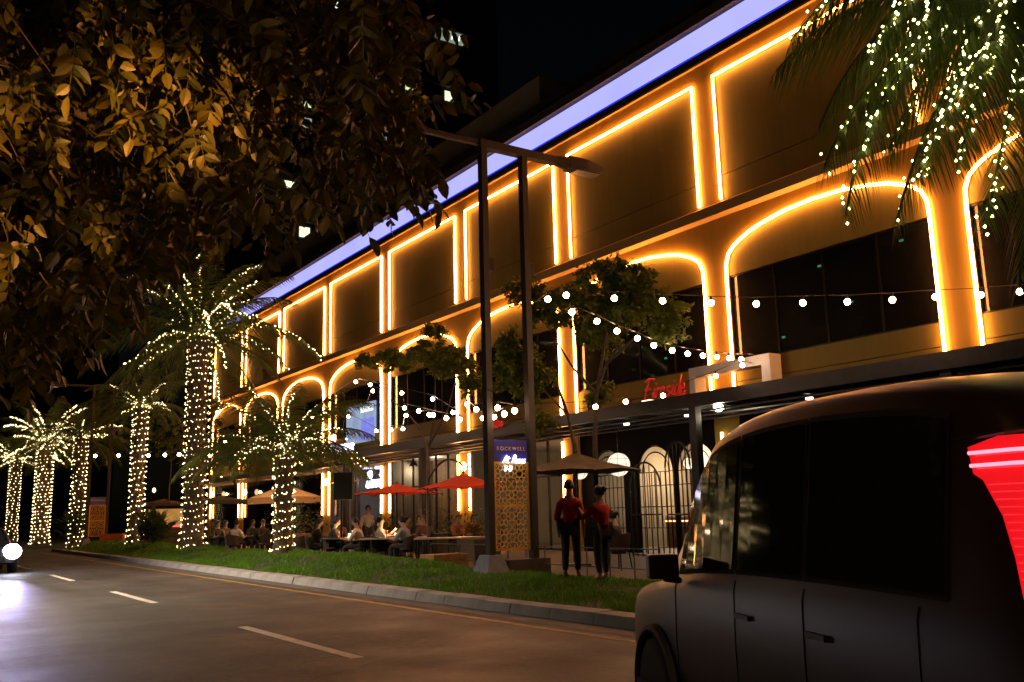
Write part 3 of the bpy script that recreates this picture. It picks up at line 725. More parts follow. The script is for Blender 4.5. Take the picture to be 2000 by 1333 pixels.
# ------------------------------------------------------------------ palms
def frond_mesh(pts, leaf, rng, droop=.5, n=46, wid=.028, name='frond', spread=1.0):
    """feather leaf: rachis tube along pts with two ranks of folded leaflets"""
    b = MB(); pts = [V(p) for p in pts]; m = len(pts) - 1
    b.tube(pts, [.035 * (1 - .85 * i / m) + .004 for i in range(m + 1)], 5)
    for i in range(n):
        t = .1 + .9 * (i + rng.uniform(-.2, .2)) / n; t = min(.995, t)
        f = t * m; k = min(int(f), m - 1); p = pts[k].lerp(pts[k + 1], f - k)
        d = (pts[k + 1] - pts[k]).normalized(); side = d.cross(V((0, 0, 1)))
        side = side.normalized() if side.length > .15 else d.orthogonal().normalized()
        L_ = leaf * (.45 + .55 * math.sin(PI * min(1, t * .9 + .1))) * (1 if t < .85 else 1.1 - (t - .85) * 3)
        for sg in (-1, 1):
            dd = (side * sg * spread + d * (.75 + .5 * t) + V((0, 0, -droop - rng.uniform(0, .35)))).normalized()
            e1 = p + dd * L_ * .5 + V((rng.gauss(0, .012), rng.gauss(0, .012), 0)); e2 = p + dd * L_ + V((0, 0, -L_ * .18 * (1 + droop)))
            wv = d * wid
            b.add([p - wv * .5, p + wv * .5, e1 + wv * .5, e2, e1 - wv * .5], [(0, 1, 2, 4), (4, 2, 3)])
    return b.mesh(name, [palm_leaf])
def arc_pts(L_, el, bend, n=9):
    p = V((0, 0, 0)); out = [p.copy()]; a = el
    for i in range(n):
        a -= bend / n * (.6 + .8 * i / n); p = p + V((math.cos(a), 0, math.sin(a))) * (L_ / n); out.append(p.copy())
    return out
prng = random.Random(5)
FV = []                       # frond variants: (points, mesh)
for el, bend, L_ in ((1.35, .9, 2.6), (1.1, 1.2, 2.9), (.8, 1.4, 3.0), (.5, 1.5, 3.0), (.2, 1.3, 2.8), (-.15, 1.0, 2.6)):
    pp = arc_pts(L_, el, bend); FV.append((pp, frond_mesh(pp, .52, prng, .4, 56)))
def bulbs_along(b, pts, n, r, jit, rng, t0=.05, t1=1):
    m = len(pts) - 1
    for i in range(n):
        f = (t0 + (t1 - t0) * i / max(1, n - 1)) * m; k = min(int(f), m - 1)
        p = V(pts[k]).lerp(V(pts[k + 1]), f - k); b.octa(p + V((rng.gauss(0, jit), rng.gauss(0, jit), rng.gauss(0, jit))), r)
BV = {}
def bulb_variant(k, r, t1):
    key = (k, r, t1)
    if key not in BV:
        b = MB(); bulbs_along(b, FV[k][0], int(46 * t1), r, .02, prng, .02, t1); BV[key] = b.mesh('bulbs', fairy_m)
    return BV[key]
wire_m = mat('green_wire', (.01, .02, .01), .6)
def palm(X, Y, ztop, rt, label, flabel, nf=30, scale=1.0, br=.021, nb=420, lit_share=.6, seed=1, lean=(0, 0), litlen=(.5, 1), kmax=5):
    rng = random.Random(seed)
    zb = .1 + verge_z(X, Y) if Y < 57 else .0
    top = V((X + lean[0], Y + lean[1], ztop)); base = V((X, Y, zb))
    t = thing('date_palm', label, 'palm', base, 'date palms wrapped in fairy lights')
    tb = MB(); H = ztop - zb; n = max(10, int(H / .16)); prof = []
    pts = [base.lerp(top, i / n) for i in range(n + 1)]
    rr = [rt * (1.18 - .25 * min(1, i / n * 3) + .22 * max(0, i / n - .8) * 5 * .5) * (1 + (.06 if i % 2 else -.04)) for i in range(n + 1)]
    tb.tube(pts, rr, 14); tb.build('trunk', palmbark_m, t)
    bo = MB()                                                   # cut leaf bases in a spiral
    nbase = int(H / .045)
    for i in range(nbase):
        a = i * 2.39996; f = i / nbase; p = base.lerp(top, f); d = V((math.cos(a), math.sin(a), 0)); r0 = rt * 1.0
        bo.obox(p + d * (r0 + .015), V((-d.y, d.x, 0)) * .07, d * .035, V((0, 0, .06)) + d * .02)
    bo.build('leaf_base', palmbark_m, t)['kind'] = 'stuff'
    fl = thing('fairy_lights', flabel, 'fairy lights', base, 'fairy lights on the palms')
    trunkb = MB(); wire = MB(); wp = []
    turns = H / .26
    for i in range(nb):
        if rng.random() < .07: continue
        f = (i + rng.random() * .3) / nb; a = f * turns * 2 * PI + rng.gauss(0, .1) + .5 * math.sin(f * 37) * rng.random(); p = base.lerp(top, f)
        r0 = rt * (1.2 if f > .1 else 1.45 - 2 * f) + .035
        trunkb.octa(p + V((math.cos(a) * r0, math.sin(a) * r0, rng.gauss(0, .03))), br * rng.uniform(.7, 1.15))
    for i in range(int(turns * 12)):
        f = i / (turns * 12); a = f * turns * 2 * PI; p = base.lerp(top, f); wp.append(p + V((math.cos(a), math.sin(a), 0)) * (rt * 1.2 + .03))
    wire.tube(wp, .006, 3); wire.build('wire', wire_m, fl)
    o = trunkb.build('bulbs', fairy_m, fl); o['kind'] = 'stuff'
    for i in range(nf):
        a = i * 2.39996 + rng.uniform(-.2, .2); f = i / nf
        k = min(kmax, int(f * 6)); s = scale * rng.uniform(.85, 1.12)
        rot = (rng.uniform(-.12, .12), rng.uniform(-.12, .12), a)
        part('frond', FV[k][1], t, top - base, rot, (s, s, s))
        if rng.random() < lit_share:
            o = part('bulbs', bulb_variant(k, round(br / s, 3) if False else br, rng.choice(litlen)), fl, top - base, rot, (s, s, s)); o['kind'] = 'stuff'
    return t
def palm_at(px, pyb, pyt, X, rt, *a, **k):
    q = onX(px, pyb, X); tp = onX(px, pyt, X); return palm(X, q.y, tp.z, rt, *a, **k)
palm_at(552, 1078, 893, 9.9, .25, 'short date palm with lit trunk before the beige umbrella', 'fairy lights winding up the short palm before the beige umbrella', nf=40, kmax=3, scale=1.1, nb=260, br=.019, seed=2, litlen=(.35, .6, .8), lit_share=.9)
palm_at(376, 1068, 668, 9.9, .36, 'tallest date palm with densely lit trunk behind the short palm', 'fairy lights wrapped round the tallest palm trunk and fronds', nf=44, scale=1.6, nb=640, br=.021, seed=3, litlen=(.7, 1), lit_share=.6)
palm_at(263, 1062, 800, 9.9, .28, 'date palm with lit trunk and green shrub at its foot', 'fairy lights on the palm with a shrub at its foot', nf=26, scale=1.0, nb=340, br=.027, seed=4, litlen=(.35, .6), lit_share=.5)
palm_at(147, 1055, 862, 9.9, .34, 'date palm with lit trunk just left of the far lamp post', 'fairy lights on the palm left of the far lamp post', nf=24, scale=1.3, nb=260, br=.034, seed=6, litlen=(.4, .7), lit_share=.5)
palm_at(78, 1050, 872, 10.1, .5, 'thick date palm with brightest lit crown at the far bend', 'bright dense fairy lights on the thick palm at the far bend', nf=30, scale=1.6, nb=420, br=.042, seed=7, litlen=(.5, .8), lit_share=.9)
palm_at(22, 1040, 905, 10.4, .42, 'farthest lit date palm at the left edge above the headlights', 'fairy lights on the farthest palm above the headlights', nf=22, scale=1.7, nb=200, br=.045, seed=8, litlen=(.5, .8), lit_share=.6)
# the near palm whose lit fronds hang in from the upper right
def near_palm():
    rng = random.Random(21); X, Y = 10.05, 4.4; crown = V((X, Y, 6.9)); base = V((X, Y, .2))
    t = thing('date_palm', 'nearest date palm whose lit fronds hang in front of the facade', 'palm', base, 'date palms wrapped in fairy lights')
    tb = MB(); n = 40; tb.tube([base.lerp(crown, i / n) for i in range(n + 1)], [.3 * (1 + (.06 if i % 2 else -.04)) for i in range(n + 1)], 14); tb.build('trunk', palmbark_m, t)
    fl = thing('fairy_lights', 'fairy lights strung along the hanging fronds of the nearest palm', 'fairy lights', base, 'fairy lights on the palms')
    tips = [((1652, 425), 8.6, (1700, 60), 1, 26), ((1790, 350), 7.9, (1900, 80), 1, 40), ((1925, 440), 8.2, (1985, 150), 1, 34), ((1545, 80), 9.3, (1720, -170), 1, 20),
            ((1690, 120), 8.8, (1800, -120), 1, 30), ((1600, 250), 9.6, (1720, -60), .0, 0), ((1850, 180), 9.4, (1930, -60), 1, 24), ((1990, 560), 8.6, (2040, 120), 0, 0),
            ((1515, 140), 9.8, (1700, -90), 0, 0), ((1610, 330), 9.0, (1720, 40), 0, 12), ((1750, 440), 9.4, (1830, 100), 0, 10), ((1870, 330), 8.4, (1930, 60), 0, 26), ((1690, 230), 9.9, (1790, -40), 0, 18),
            ((1735, 300), 10.3, (1840, 0), .6, 16), ((1880, -40), 10, (1960, -200), 1, 16), ((2150, 420), 9, (2140, 60), 1, 20), ((1790, 60), 8.0, (1900, -160), 1, 26), ((1940, 80), 7.6, (1990, -120), 1, 22), ((2010, 300), 10.2, (2040, 20), 0, 0)]
    for (tp, d, mid, litf, nb) in tips:
        P2 = at(tp[0], tp[1], d); P1 = at(mid[0], mid[1], (d + pix(crown)[2]) / 2)
        pts = bez(crown, P1, P2, 14)
        me = frond_mesh([p - base for p in pts], .82, rng, .6, n=76, wid=.03, spread=.85)
        part('frond', me, t)
        if nb:
            b = MB(); bulbs_along(b, pts, int(nb * 1.5), .017, .035, rng, .3, 1.0)
            b.build('bulbs', fairy_fg, fl)['kind'] = 'stuff'
            MB().tube([p + V((0, 0, .03)) for p in pts], .005, 3).build('wire', wire_m, fl)
    for i in range(14):                                      # the rest of the crown, out of the frame
        a = R(-75) + i * R(13); L_ = rng.uniform(2.6, 3.4); el = rng.uniform(.1, 1.2); d = V((math.cos(a), math.sin(a), 0))
        part('frond', frond_mesh([d * p.x + V((0, 0, p.z)) + crown - base for p in arc_pts(L_, el, 1.4)], .5, rng, .4, 40), t)
near_palm()

# ------------------------------------------------------------------ the big foreground tree, upper left
def leaf_profile(L_, W_):
    """one leaflet along +x with a fold along its midrib, pointed tip, sagging"""
    u = [0, .22, .5, .78, 1]; wv = [.06, .8, 1, .62, .02]
    vs = []; fs = []
    for x, q in zip(u, wv):
        z = -.16 * L_ * x * x
        vs += [(L_ * x, -W_ * q, z + .22 * W_ * q), (L_ * x, 0, z), (L_ * x, W_ * q, z + .22 * W_ * q)]
    for i in range(4):
        k = i * 3; fs += [(k, k + 1, k + 4, k + 3), (k + 1, k + 2, k + 5, k + 4)]
    return vs, fs
def compound_leaf(b, rng, M, s=1.0, pairs=5):
    """pinnate leaf: drooping rachis with paired leaflets; M places it"""
    pts = [V((.36 * s * t, 0, -.10 * s * t * t)) for t in (0, .25, .5, .75, 1)]
    b.tube([M @ p for p in pts], [.0035, .003, .003, .002, .0015], 3)
    for i in range(pairs * 2 + 1):
        t = .25 + .75 * (i // 2) / pairs; p = V((.36 * s * t, 0, -.1 * s * t * t))
        last = i == pairs * 2
        sg = 1 if i % 2 else -1
        L_ = s * rng.uniform(.085, .125); vs, fs = leaf_profile(L_, L_ * rng.uniform(.24, .3))
        A = Matrix.Translation(p) @ Matrix.Rotation(0 if last else sg * rng.uniform(.8, 1.25), 4, 'Z') @ Matrix.Rotation(rng.uniform(.1, .9), 4, 'Y') @ Matrix.Rotation(rng.gauss(0, .5), 4, 'X')
        b.add([M @ (A @ V(v)) for v in vs], fs)
trng = random.Random(77)
bt_base = V((-4.9, 6.6, .12))
bt = thing('street_tree', 'big broad leaved tree hanging over the road across the upper left', 'tree', bt_base)
TK = [V((-4.9, 6.6, .1)), V((-4.8, 6.7, 1.5)), V((-4.5, 6.8, 3.0)), V((-3.9, 7.1, 4.6))]
MB().tube(TK, [.34, .27, .23, .19], 12).build('trunk', bark_m, bt, smooth=True)
POLY = [(-320, -420), (820, -420), (795, -20), (835, 60), (838, 205), (790, 280), (825, 285), (800, 350), (690, 330), (600, 400), (560, 430), (430, 415), (330, 490), (200, 595), (60, 690), (-320, 780)]
def inside(px, py):
    r = False; n = len(POLY)
    for i in range(n):
        x0, y0 = POLY[i]; x1, y1 = POLY[i - 1]
        if (y0 > py) != (y1 > py) and px < (x1 - x0) * (py - y0) / (y1 - y0) + x0: r = not r
    return r
limbs = []
for (px, py, d) in ((200, 60, 7.2), (520, 60, 7.6), (760, 60, 8.4), (400, 330, 6.4), (80, 330, 5.6), (620, 250, 8.8), (100, -150, 6.5), (480, -220, 8), (-100, 300, 6.2), (300, 480, 8.6), (820, 250, 9.4)):
    e = at(px, py, d); s = TK[3] if d < 8.5 else TK[3] + V((.2, .3, .4)); m_ = (s + e) / 2 + V((0, 0, .8))
    pts = bez(TK[3], m_, e, 8); limbs.append(pts)
    MB().tube([p + V((trng.gauss(0, .03), trng.gauss(0, .03), trng.gauss(0, .03))) if 0 < i < 8 else p for i, p in enumerate(pts)], [.12 * (1 - i / 9) + .012 for i in range(9)], 7).build('branch', bark_m, bt, smooth=True)
LV = []
for k in range(10):
    b = MB(); compound_leaf(b, trng, Matrix.Identity(4), trng.uniform(.95, 1.1), trng.choice((4, 5, 5, 6))); LV.append(b.mesh('leaf', big_leaf))
cnt = 0; bulk = MB(); cand = []
lp = V((-1.9, 1.2, 7.0))
while len(cand) < 3600:
    px, py, d = trng.uniform(-320, 880), trng.uniform(-420, 820), 4.6 + 6.5 * trng.random() ** .8
    if not inside(px, py) or (545 < px < 632 and 215 < py < 490) or (568 < px < 606 and -60 < py < 40): continue
    if py > 560 and d < 5.5: continue
    p = at(px, py, d)
    cand.append((p, px, py, d))
cand.sort(key=lambda c: (c[3] + (0 if -20 < c[1] < 880 and c[2] > -20 else 20)))
twig = MB()
for i, (p, px, py, d) in enumerate(cand):
    rz = trng.uniform(0, 2 * PI); tilt = trng.gauss(.75, .35)
    Mx = Matrix.Translation(p) @ Matrix.Rotation(rz, 4, 'Z') @ Matrix.Rotation(tilt, 4, 'Y') @ Matrix.Rotation(trng.gauss(0, .4), 4, 'X')
    if i < 300:
        o = part('leaf', trng.choice(LV), bt); o.matrix_local = Matrix.Translation(-bt_base) @ Mx
    else: compound_leaf(bulk, trng, Mx, trng.uniform(.95, 1.25), 4)
    if i % 5 == 0:
        q = p + V((trng.gauss(-.5, .25), trng.gauss(0, .3), trng.uniform(.15, .5))); twig.tube([q, (p + q) / 2 + V((0, 0, .06)), p], [.01, .006, .003], 4)
bulk.build('foliage', big_leaf, bt)['kind'] = 'stuff'
twig.build('twigs', bark_m, bt)['kind'] = 'stuff'

# ------------------------------------------------------------------ small street trees on the terrace
def small_tree(base, forks, clumps, nleaf, label, seed, r0=.075, ls=.13, m=None):
    rng = random.Random(seed); base = V(base)
    t = thing('street_tree', label, 'tree', base, 'small street trees before the facade')
    for i, path in enumerate(forks):
        n = len(path); MB().tube(path, [r0 * (1 - .8 * k / (n - 1)) * (1 if i == 0 else .65) for k in range(n)], 8).build('trunk' if i == 0 else 'branch', bark_m, t, smooth=True)
    b = MB(); tot = sum(c[1] ** 2 for c in clumps)
    for c, r, sq in clumps:
        c = V(c)
        for s_ in range(max(3, int(26 * r))):                     # leafy sprays inside the clump
            d = V((rng.gauss(0, 1), rng.gauss(0, 1), rng.gauss(0, sq)));  d = d.normalized() * r * rng.random() ** .45; d.z *= sq
            sp = c + d; k = max(6, int(nleaf * r * r / tot / max(3, int(26 * r)))); ax = V((rng.gauss(0, 1), rng.gauss(0, 1), rng.gauss(-.3, .5))).normalized()
            for q in range(k):
                p = sp + ax * rng.uniform(-.28, .28) + V((rng.gauss(0, .07), rng.gauss(0, .07), rng.gauss(0, .06)))
                dd = (ax + V((rng.gauss(0, .8), rng.gauss(0, .8), rng.gauss(-.4, .5)))).normalized(); L_ = ls * rng.uniform(.7, 1.4)
                sd = dd.cross(V((rng.gauss(0, .5), rng.gauss(0, .5), 1))).normalized() * L_ * .26
                b.add([p, p + dd * L_ * .5 + sd, p + dd * L_, p + dd * L_ * .5 - sd], [(0, 1, 2, 3)])
    b.build('foliage', m or tree_leaf, t)['kind'] = 'stuff'
    return t
XT = 15.2
def P(px, py, X=XT): return onX(px, py, X)
b0 = P(1160, 930); b0.z = .13; b0 = V((XT, b0.y, .13))
small_tree(b0, [[b0, P(1162, 850), P(1165, 770), P(1185, 710), P(1215, 670)], [P(1165, 770), P(1120, 720), P(1070, 640)], [P(1185, 710), P(1240, 660), P(1270, 620)], [P(1165, 770), P(1190, 620), P(1180, 560)]],
           [(P(1190, 555), .95, .8), (P(1255, 600), .85, .8), (P(1120, 590), .85, .8), (P(1060, 600), .7, .9), (P(1290, 655), .4, .9), (P(1165, 650), .7, .7), (P(1240, 545), .6, .7), (P(1305, 610), .4, .8), (P(1200, 600), .7, .8), (P(1035, 580, 14.8), .5, .8), (P(1010, 560, 14.8), .35, .8)], 20000,
           'leafy street tree right of the lamp post with a leaning trunk', 31)
b1 = P(1085, 930); b1 = V((XT + .6, b1.y, .13))
small_tree(b1, [[b1, P(1122, 870), P(1108, 810), P(1060, 760)], [P(1108, 810), P(1085, 740), P(1010, 700)]],
           [(P(1010, 690), .65, 1), (P(1040, 740), .6, 1), (P(985, 740), .45, 1), (P(1060, 825), .35, .8), (P(1170, 770, 15.6), .35, .8)], 11000, 'low bushy street tree hanging behind the right hand lamp post', 32)
XT2 = 16.2
Q = lambda px, py: onX(px, py, XT2)
b2 = V((XT2, Q(838, 950).y, .13))
small_tree(b2, [[b2, Q(836, 890), Q(822, 840), Q(790, 800), Q(760, 780)], [Q(836, 890), Q(850, 800), Q(850, 730)], [Q(838, 870), Q(875, 800), Q(890, 740)]],
           [(Q(775, 700), .8, .7), (Q(840, 690), .95, .7), (Q(890, 720), .75, .8), (Q(720, 705), .55, .6), (Q(850, 645), .45, .5), (Q(915, 745), .5, .8)], 16000, 'spreading street tree before the arches above the red umbrellas', 33)
XT3 = 16.0
S = lambda px, py: onX(px, py, XT3)
b3 = V((XT3, S(462, 1030).y, .13))
small_tree(b3, [[b3, S(463, 960), S(455, 910), S(462, 860)], [S(455, 910), S(490, 860), S(500, 830)], [S(463, 960), S(440, 880), S(430, 850)]],
           [(S(470, 850), 1.6, .8), (S(500, 900), 1.1, .8), (S(430, 900), 1.2, .8), (S(520, 850), 1.2, .8), (S(590, 850), 1.0, .9)], 12000, 'street tree with amber lit trunk behind the dark green umbrella', 34, ls=.12)
b4 = V((16.0, S(330, 1030).y, .13))
small_tree(b4, [[b4, S(330, 960), S(335, 900), S(320, 850)], [S(335, 900), S(360, 850), S(350, 820)]],
           [(S(310, 830), 2.2, .8), (S(350, 870), 1.8, .8), (S(250, 860), 2.0, .8), (S(200, 880), 2.0, .8)], 10000, 'dark street tree in the shade behind the tallest palm', 35, ls=.16)

# ------------------------------------------------------------------ festoon strings
bulb_me = MB().ball((0, 0, 0), 1, 10, 8).mesh('bulb', bulb_m, smooth=True)
sock_me = MB().lathe([(.3, .8), (.42, .9), (.42, 1.9), (.2, 2.1)], (0, 0, 0), 8).mesh('socket', black_metal)
def festoon(pts, label, r=.062, anchor0=None, anchor1=None):
    t = thing('festoon_lights', label, 'string lights', pts[0], 'strings of round bulbs between the posts and facade')
    path = ([V(anchor0)] if anchor0 else []) + [V(p) + V((0, 0, r * 2.2)) for p in pts] + ([V(anchor1)] if anchor1 else [])
    MB().tube(path, .009, 4).build('cable', black_metal, t)
    for p in pts:
        o = part('bulb', bulb_me, t, V(p) - V(pts[0]), (0, 0, 0), (r, r, r)); part('socket', sock_me, o)
pp = [(1070, 585), (1106, 577), (1200, 583), (1294, 588), (1389, 592), (1477, 594), (1568, 592), (1655, 590), (1743, 586), (1827, 580), (1915, 576), (1992, 570), (2080, 562)]
festoon([at(x, y, 18.4 - .1 * i) for i, (x, y) in enumerate(pp)], 'level string of round bulbs running right from the lamp post across the dark windows', .06, (12.05, 16.9, 6.2), at(2160, 545, 17))
pp = [(1117, 610), (1166, 628), (1205, 647), (1245, 661), (1277, 675), (1313, 685), (1343, 691), (1373, 695), (1400, 698), (1424, 700), (1448, 702), (1470, 701)]
festoon([at(x, y, 19 + 6.2 * i / 11) for i, (x, y) in enumerate(pp)], 'string of bulbs sloping from the street tree down to the pale portal frame', .062, (12.05, 16.9, 6.3), (19.24, 16.6, 5.4))
pp = [(1163, 795), (1222, 785), (1295, 773), (1398, 735), (1450, 714)]
festoon([at(x, y, 20.5 + .5 * i) for i, (x, y) in enumerate(pp)], 'loose string of bulbs along the canopy below the red script sign', .055, (12.05, 16.9, 3.9), (19.24, 16.8, 5.3))
pp = [(1005, 803), (972, 797), (930, 800), (898, 820), (872, 817), (846, 811), (818, 803), (790, 797), (785, 768), (728, 764)]
festoon([at(x, y, 19.5 + 14 * i / 9) for i, (x, y) in enumerate(pp)], 'string of bulbs sagging left from the lamp post below the spreading tree', .062, (10.7, 16.9, 4.2), (FX, 43, 7.0))
pp = [(985, 809), (965, 815), (943, 817), (912, 790), (885, 806), (845, 780), (723, 752), (695, 746)]
festoon([at(x, y, 20 + 14 * i / 7) for i, (x, y) in enumerate(pp)], 'upper string of bulbs crossing in front of the amber arches', .062, (10.7, 16.9, 4.1), (FX, 48, 8))
pp = [(838, 811), (793, 812), (787, 838), (764, 840), (735, 842), (680, 814), (610, 816)]
festoon([at(x, y, 28 + 12 * i / 6) for i, (x, y) in enumerate(pp)], 'lower string of bulbs left of the glowing canopy sign', .062)
pp = [(507, 872), (475, 868), (440, 865), (425, 806), (410, 890), (350, 888), (322, 889), (290, 890), (232, 890), (186, 891)]
festoon([at(x, y, 36 + 12 * i / 9) for i, (x, y) in enumerate(pp)], 'far string of bulbs behind the lit palm trunks', .075)

# ------------------------------------------------------------------ wall lamps
def wall_lamp(p, label, r=.14, e=60, col=(1, .55, .22), X=None):
    t = thing('wall_lamp', label, 'lamp', p, 'amber wall lamps on the piers')
    MB().ball(p, r, 10, 8, 1.4).build('lamp_shade', glow('wall_lamp_glass', (1, .6, .28), 9), t, smooth=True)
    MB().bar(V(p) + V((r, 0, 0)), V(p) + V((.35, 0, 0)), .05).build('bracket', black_metal, t)
    lamp_point(t, V(p) + V((-r - .08, 0, 0)), e, col, .08)
for (px, py, l_) in ((637, 942, 'amber wall lamp on the neon edged pier right of the short palm'), (905, 912, 'bright lamp on the wall at the tip of the umbrella arm'), (478, 962, 'amber wall lamp just above the beige umbrella'), (432, 936, 'amber wall lamp above the dark green umbrella'), (301, 958, 'amber wall lamp between the two lit trunks'), (415, 966, 'amber wall lamp at the tip of the dark green umbrella')):
    wall_lamp(onX(px, py, FX - .35), l_)
t = thing('wall_lamp', 'bright white lamp under the canopy right of the black column', 'lamp', onX(1403, 795, 17.6))
MB().ball(t.location, .13, 10, 8).build('lamp_shade', glow('white_lamp_glass', (1, .85, .6), 14), t, smooth=True)
MB().tube([t.location + V((0, 0, .1)), t.location + V((0, 0, .45))], .02, 5).build('stem', black_metal, t); lamp_point(t, t.location + V((0, 0, -.22)), 45, (1, .82, .55), .1)
t = thing('wall_lamp', 'slim vertical tube lamp on the pale pier right of the arches', 'lamp', onX(1411, 865, 19.9))
MB().box(t.location + V((-.03, -.03, -.3)), t.location + V((.03, .03, .3))).build('lamp_tube', glow('warm_tube', (1, .85, .4), 6), t)
MB().box(t.location + V((.03, -.05, -.05)), t.location + V((.1, .05, .05))).build('bracket', black_metal, t)

# ------------------------------------------------------------------ umbrellas
def umbrella(apex, r, drop, m, label, sides=8, valance=.0, pole=True, rot=0, cant=None):
    apex = V(apex); g = V((apex.x, apex.y, .13))
    base = V((cant[0], cant[1], .13)) if cant else g
    t = thing('umbrella', label, 'umbrella', base, 'umbrellas over the terrace tables')
    rim = [apex + V((math.cos(rot + 2 * PI * i / sides) * r, math.sin(rot + 2 * PI * i / sides) * r, -drop)) for i in range(sides)]
    b = MB()
    for i in range(sides):
        a, c = rim[i], rim[(i + 1) % sides]; m1 = (a + c) / 2 + V((0, 0, .04)); mid_a, mid_c = apex.lerp(a, .5) - V((0, 0, .03)), apex.lerp(c, .5) - V((0, 0, .03)); mm = (mid_a + mid_c) / 2 - V((0, 0, .03))
        b.add([apex, mid_a, mm, mid_c, a, m1, c], [(0, 1, 2), (0, 2, 3), (1, 4, 5, 2), (2, 5, 6, 3)])
        if valance: 
            dn = V((0, 0, -valance)); b.add([a, m1, c, a + dn, m1 + dn, c + dn], [(0, 3, 4, 1), (1, 4, 5, 2)])
    b.build('canopy', m, t)
    for i in range(sides): MB().bar(apex - V((0, 0, .1)), rim[i] - V((0, 0, .035)), .02).build('rib', black_metal, t)
    if cant:
        hgt = cant[2]; cx_, cy_ = cant[0], cant[1]
        MB().tube([(cx_, cy_, .13), (cx_, cy_, hgt - .3), (cx_, cy_, hgt)], .035, 8).build('pole', grey_steel, t)
        pts = bez((cx_, cy_, hgt - .95), V((cx_, cy_, 0)).lerp(V((apex.x, apex.y, 0)), .45) + V((0, 0, apex.z + .75)), apex + V((0, 0, .22)), 12)
        MB().tube(pts, .03, 8).build('arm', bronze_m, t); MB().tube([apex + V((0, 0, .22)), apex - V((0, 0, .1))], .02, 6).build('hanger', bronze_m, t)
        MB().box((cx_ - .45, cy_ - .45, .13), (cx_ + .45, cy_ + .45, .2)).build('base', black_metal, t)
    else:
        MB().tube([g, apex - V((0, 0, .02))], .03, 8).build('pole', black_metal, t)
        MB().lathe([(.28, 0), (.28, .06), (.08, .1)], g, 14).build('base', black_metal, t)
    MB().ball(apex + V((0, 0, .03)), .04, 8, 6).build('finial', black_metal, t)
    return t
red_c = leafmat('red_canvas', (.82, .05, .008), (.86, .06, .01), .4, .8)
beige_c = leafmat('beige_canvas', (.66, .45, .24), (.7, .48, .26), .4, .8)
green_c = mat('green_canvas', (.05, .07, .035), .85)
black_c = mat('black_canvas', (.055, .045, .035), .8)
umbrella(onX(905, 925, 13.8), 1.28, .42, red_c, 'larger red cantilever umbrella with curved arm left of the lamp post', rot=.3, cant=(*onX(835, 1120, 12.0)[:2], 4.05)) if False else None
ap = onX(905, 925, 13.8); pl_ = onX(835, 950, 12.9)
umbrella(ap, 1.35, .42, red_c, 'larger red cantilever umbrella with curved arm left of the lamp post', rot=.3, cant=(pl_.x, pl_.y, 3.35))
umbrella(onX(775, 945, 14.6), 1.62, .36, red_c, 'smaller looking red umbrella further back before the bright shop', rot=.1)
umbrella(onX(1125, 885, 14.6), 1.75, .5, black_c, 'black umbrella right of the lamp post before the restaurant arches', rot=.4)
umbrella(onX(555, 945, 14.4), 2.0, .62, beige_c, 'square beige umbrella with valance behind the short palm', sides=4, valance=.22, rot=.55)
umbrella(onX(432, 968, 14.8), 2.0, .28, green_c, 'dark green umbrella between the tallest palm and the beige umbrella', sides=4, valance=.2, rot=.5)
umbrella(onX(320, 975, 14.8), 2.0, .28, black_c, 'dark umbrella over the kiosk left of the tallest palm', sides=4, valance=.2, rot=.5)

# ------------------------------------------------------------------ people
skin_m = [mat('skin_%d' % k, c, .55, noise=.06) for k, c in enumerate([(.42, .24, .15), (.34, .18, .11), (.5, .31, .21)])]
hair_m = mat('black_hair', (.012, .01, .009), .45, noise=.3)
def skinned(verts, edges, radii, m, name, parent=None, sub=2):
    me = bpy.data.meshes.new(name); me.from_pydata(verts, edges, [])
    o = bpy.data.objects.new(name, me); C.objects.link(o)
    md = o.modifiers.new('skin', 'SKIN'); md.use_smooth_shade = True
    for i, r in enumerate(radii):
        r = r if isinstance(r, tuple) else (r, r); me.skin_vertices[0].data[i].radius = r
    me.skin_vertices[0].data[0].use_root = True
    ss = o.modifiers.new('sub', 'SUBSURF'); ss.levels = sub; ss.render_levels = sub
    dg = bpy.context.evaluated_depsgraph_get(); n = bpy.data.meshes.new_from_object(o.evaluated_get(dg))
    bpy.data.objects.remove(o); n.materials.clear(); n.materials.append(m); n.name = name
    return n
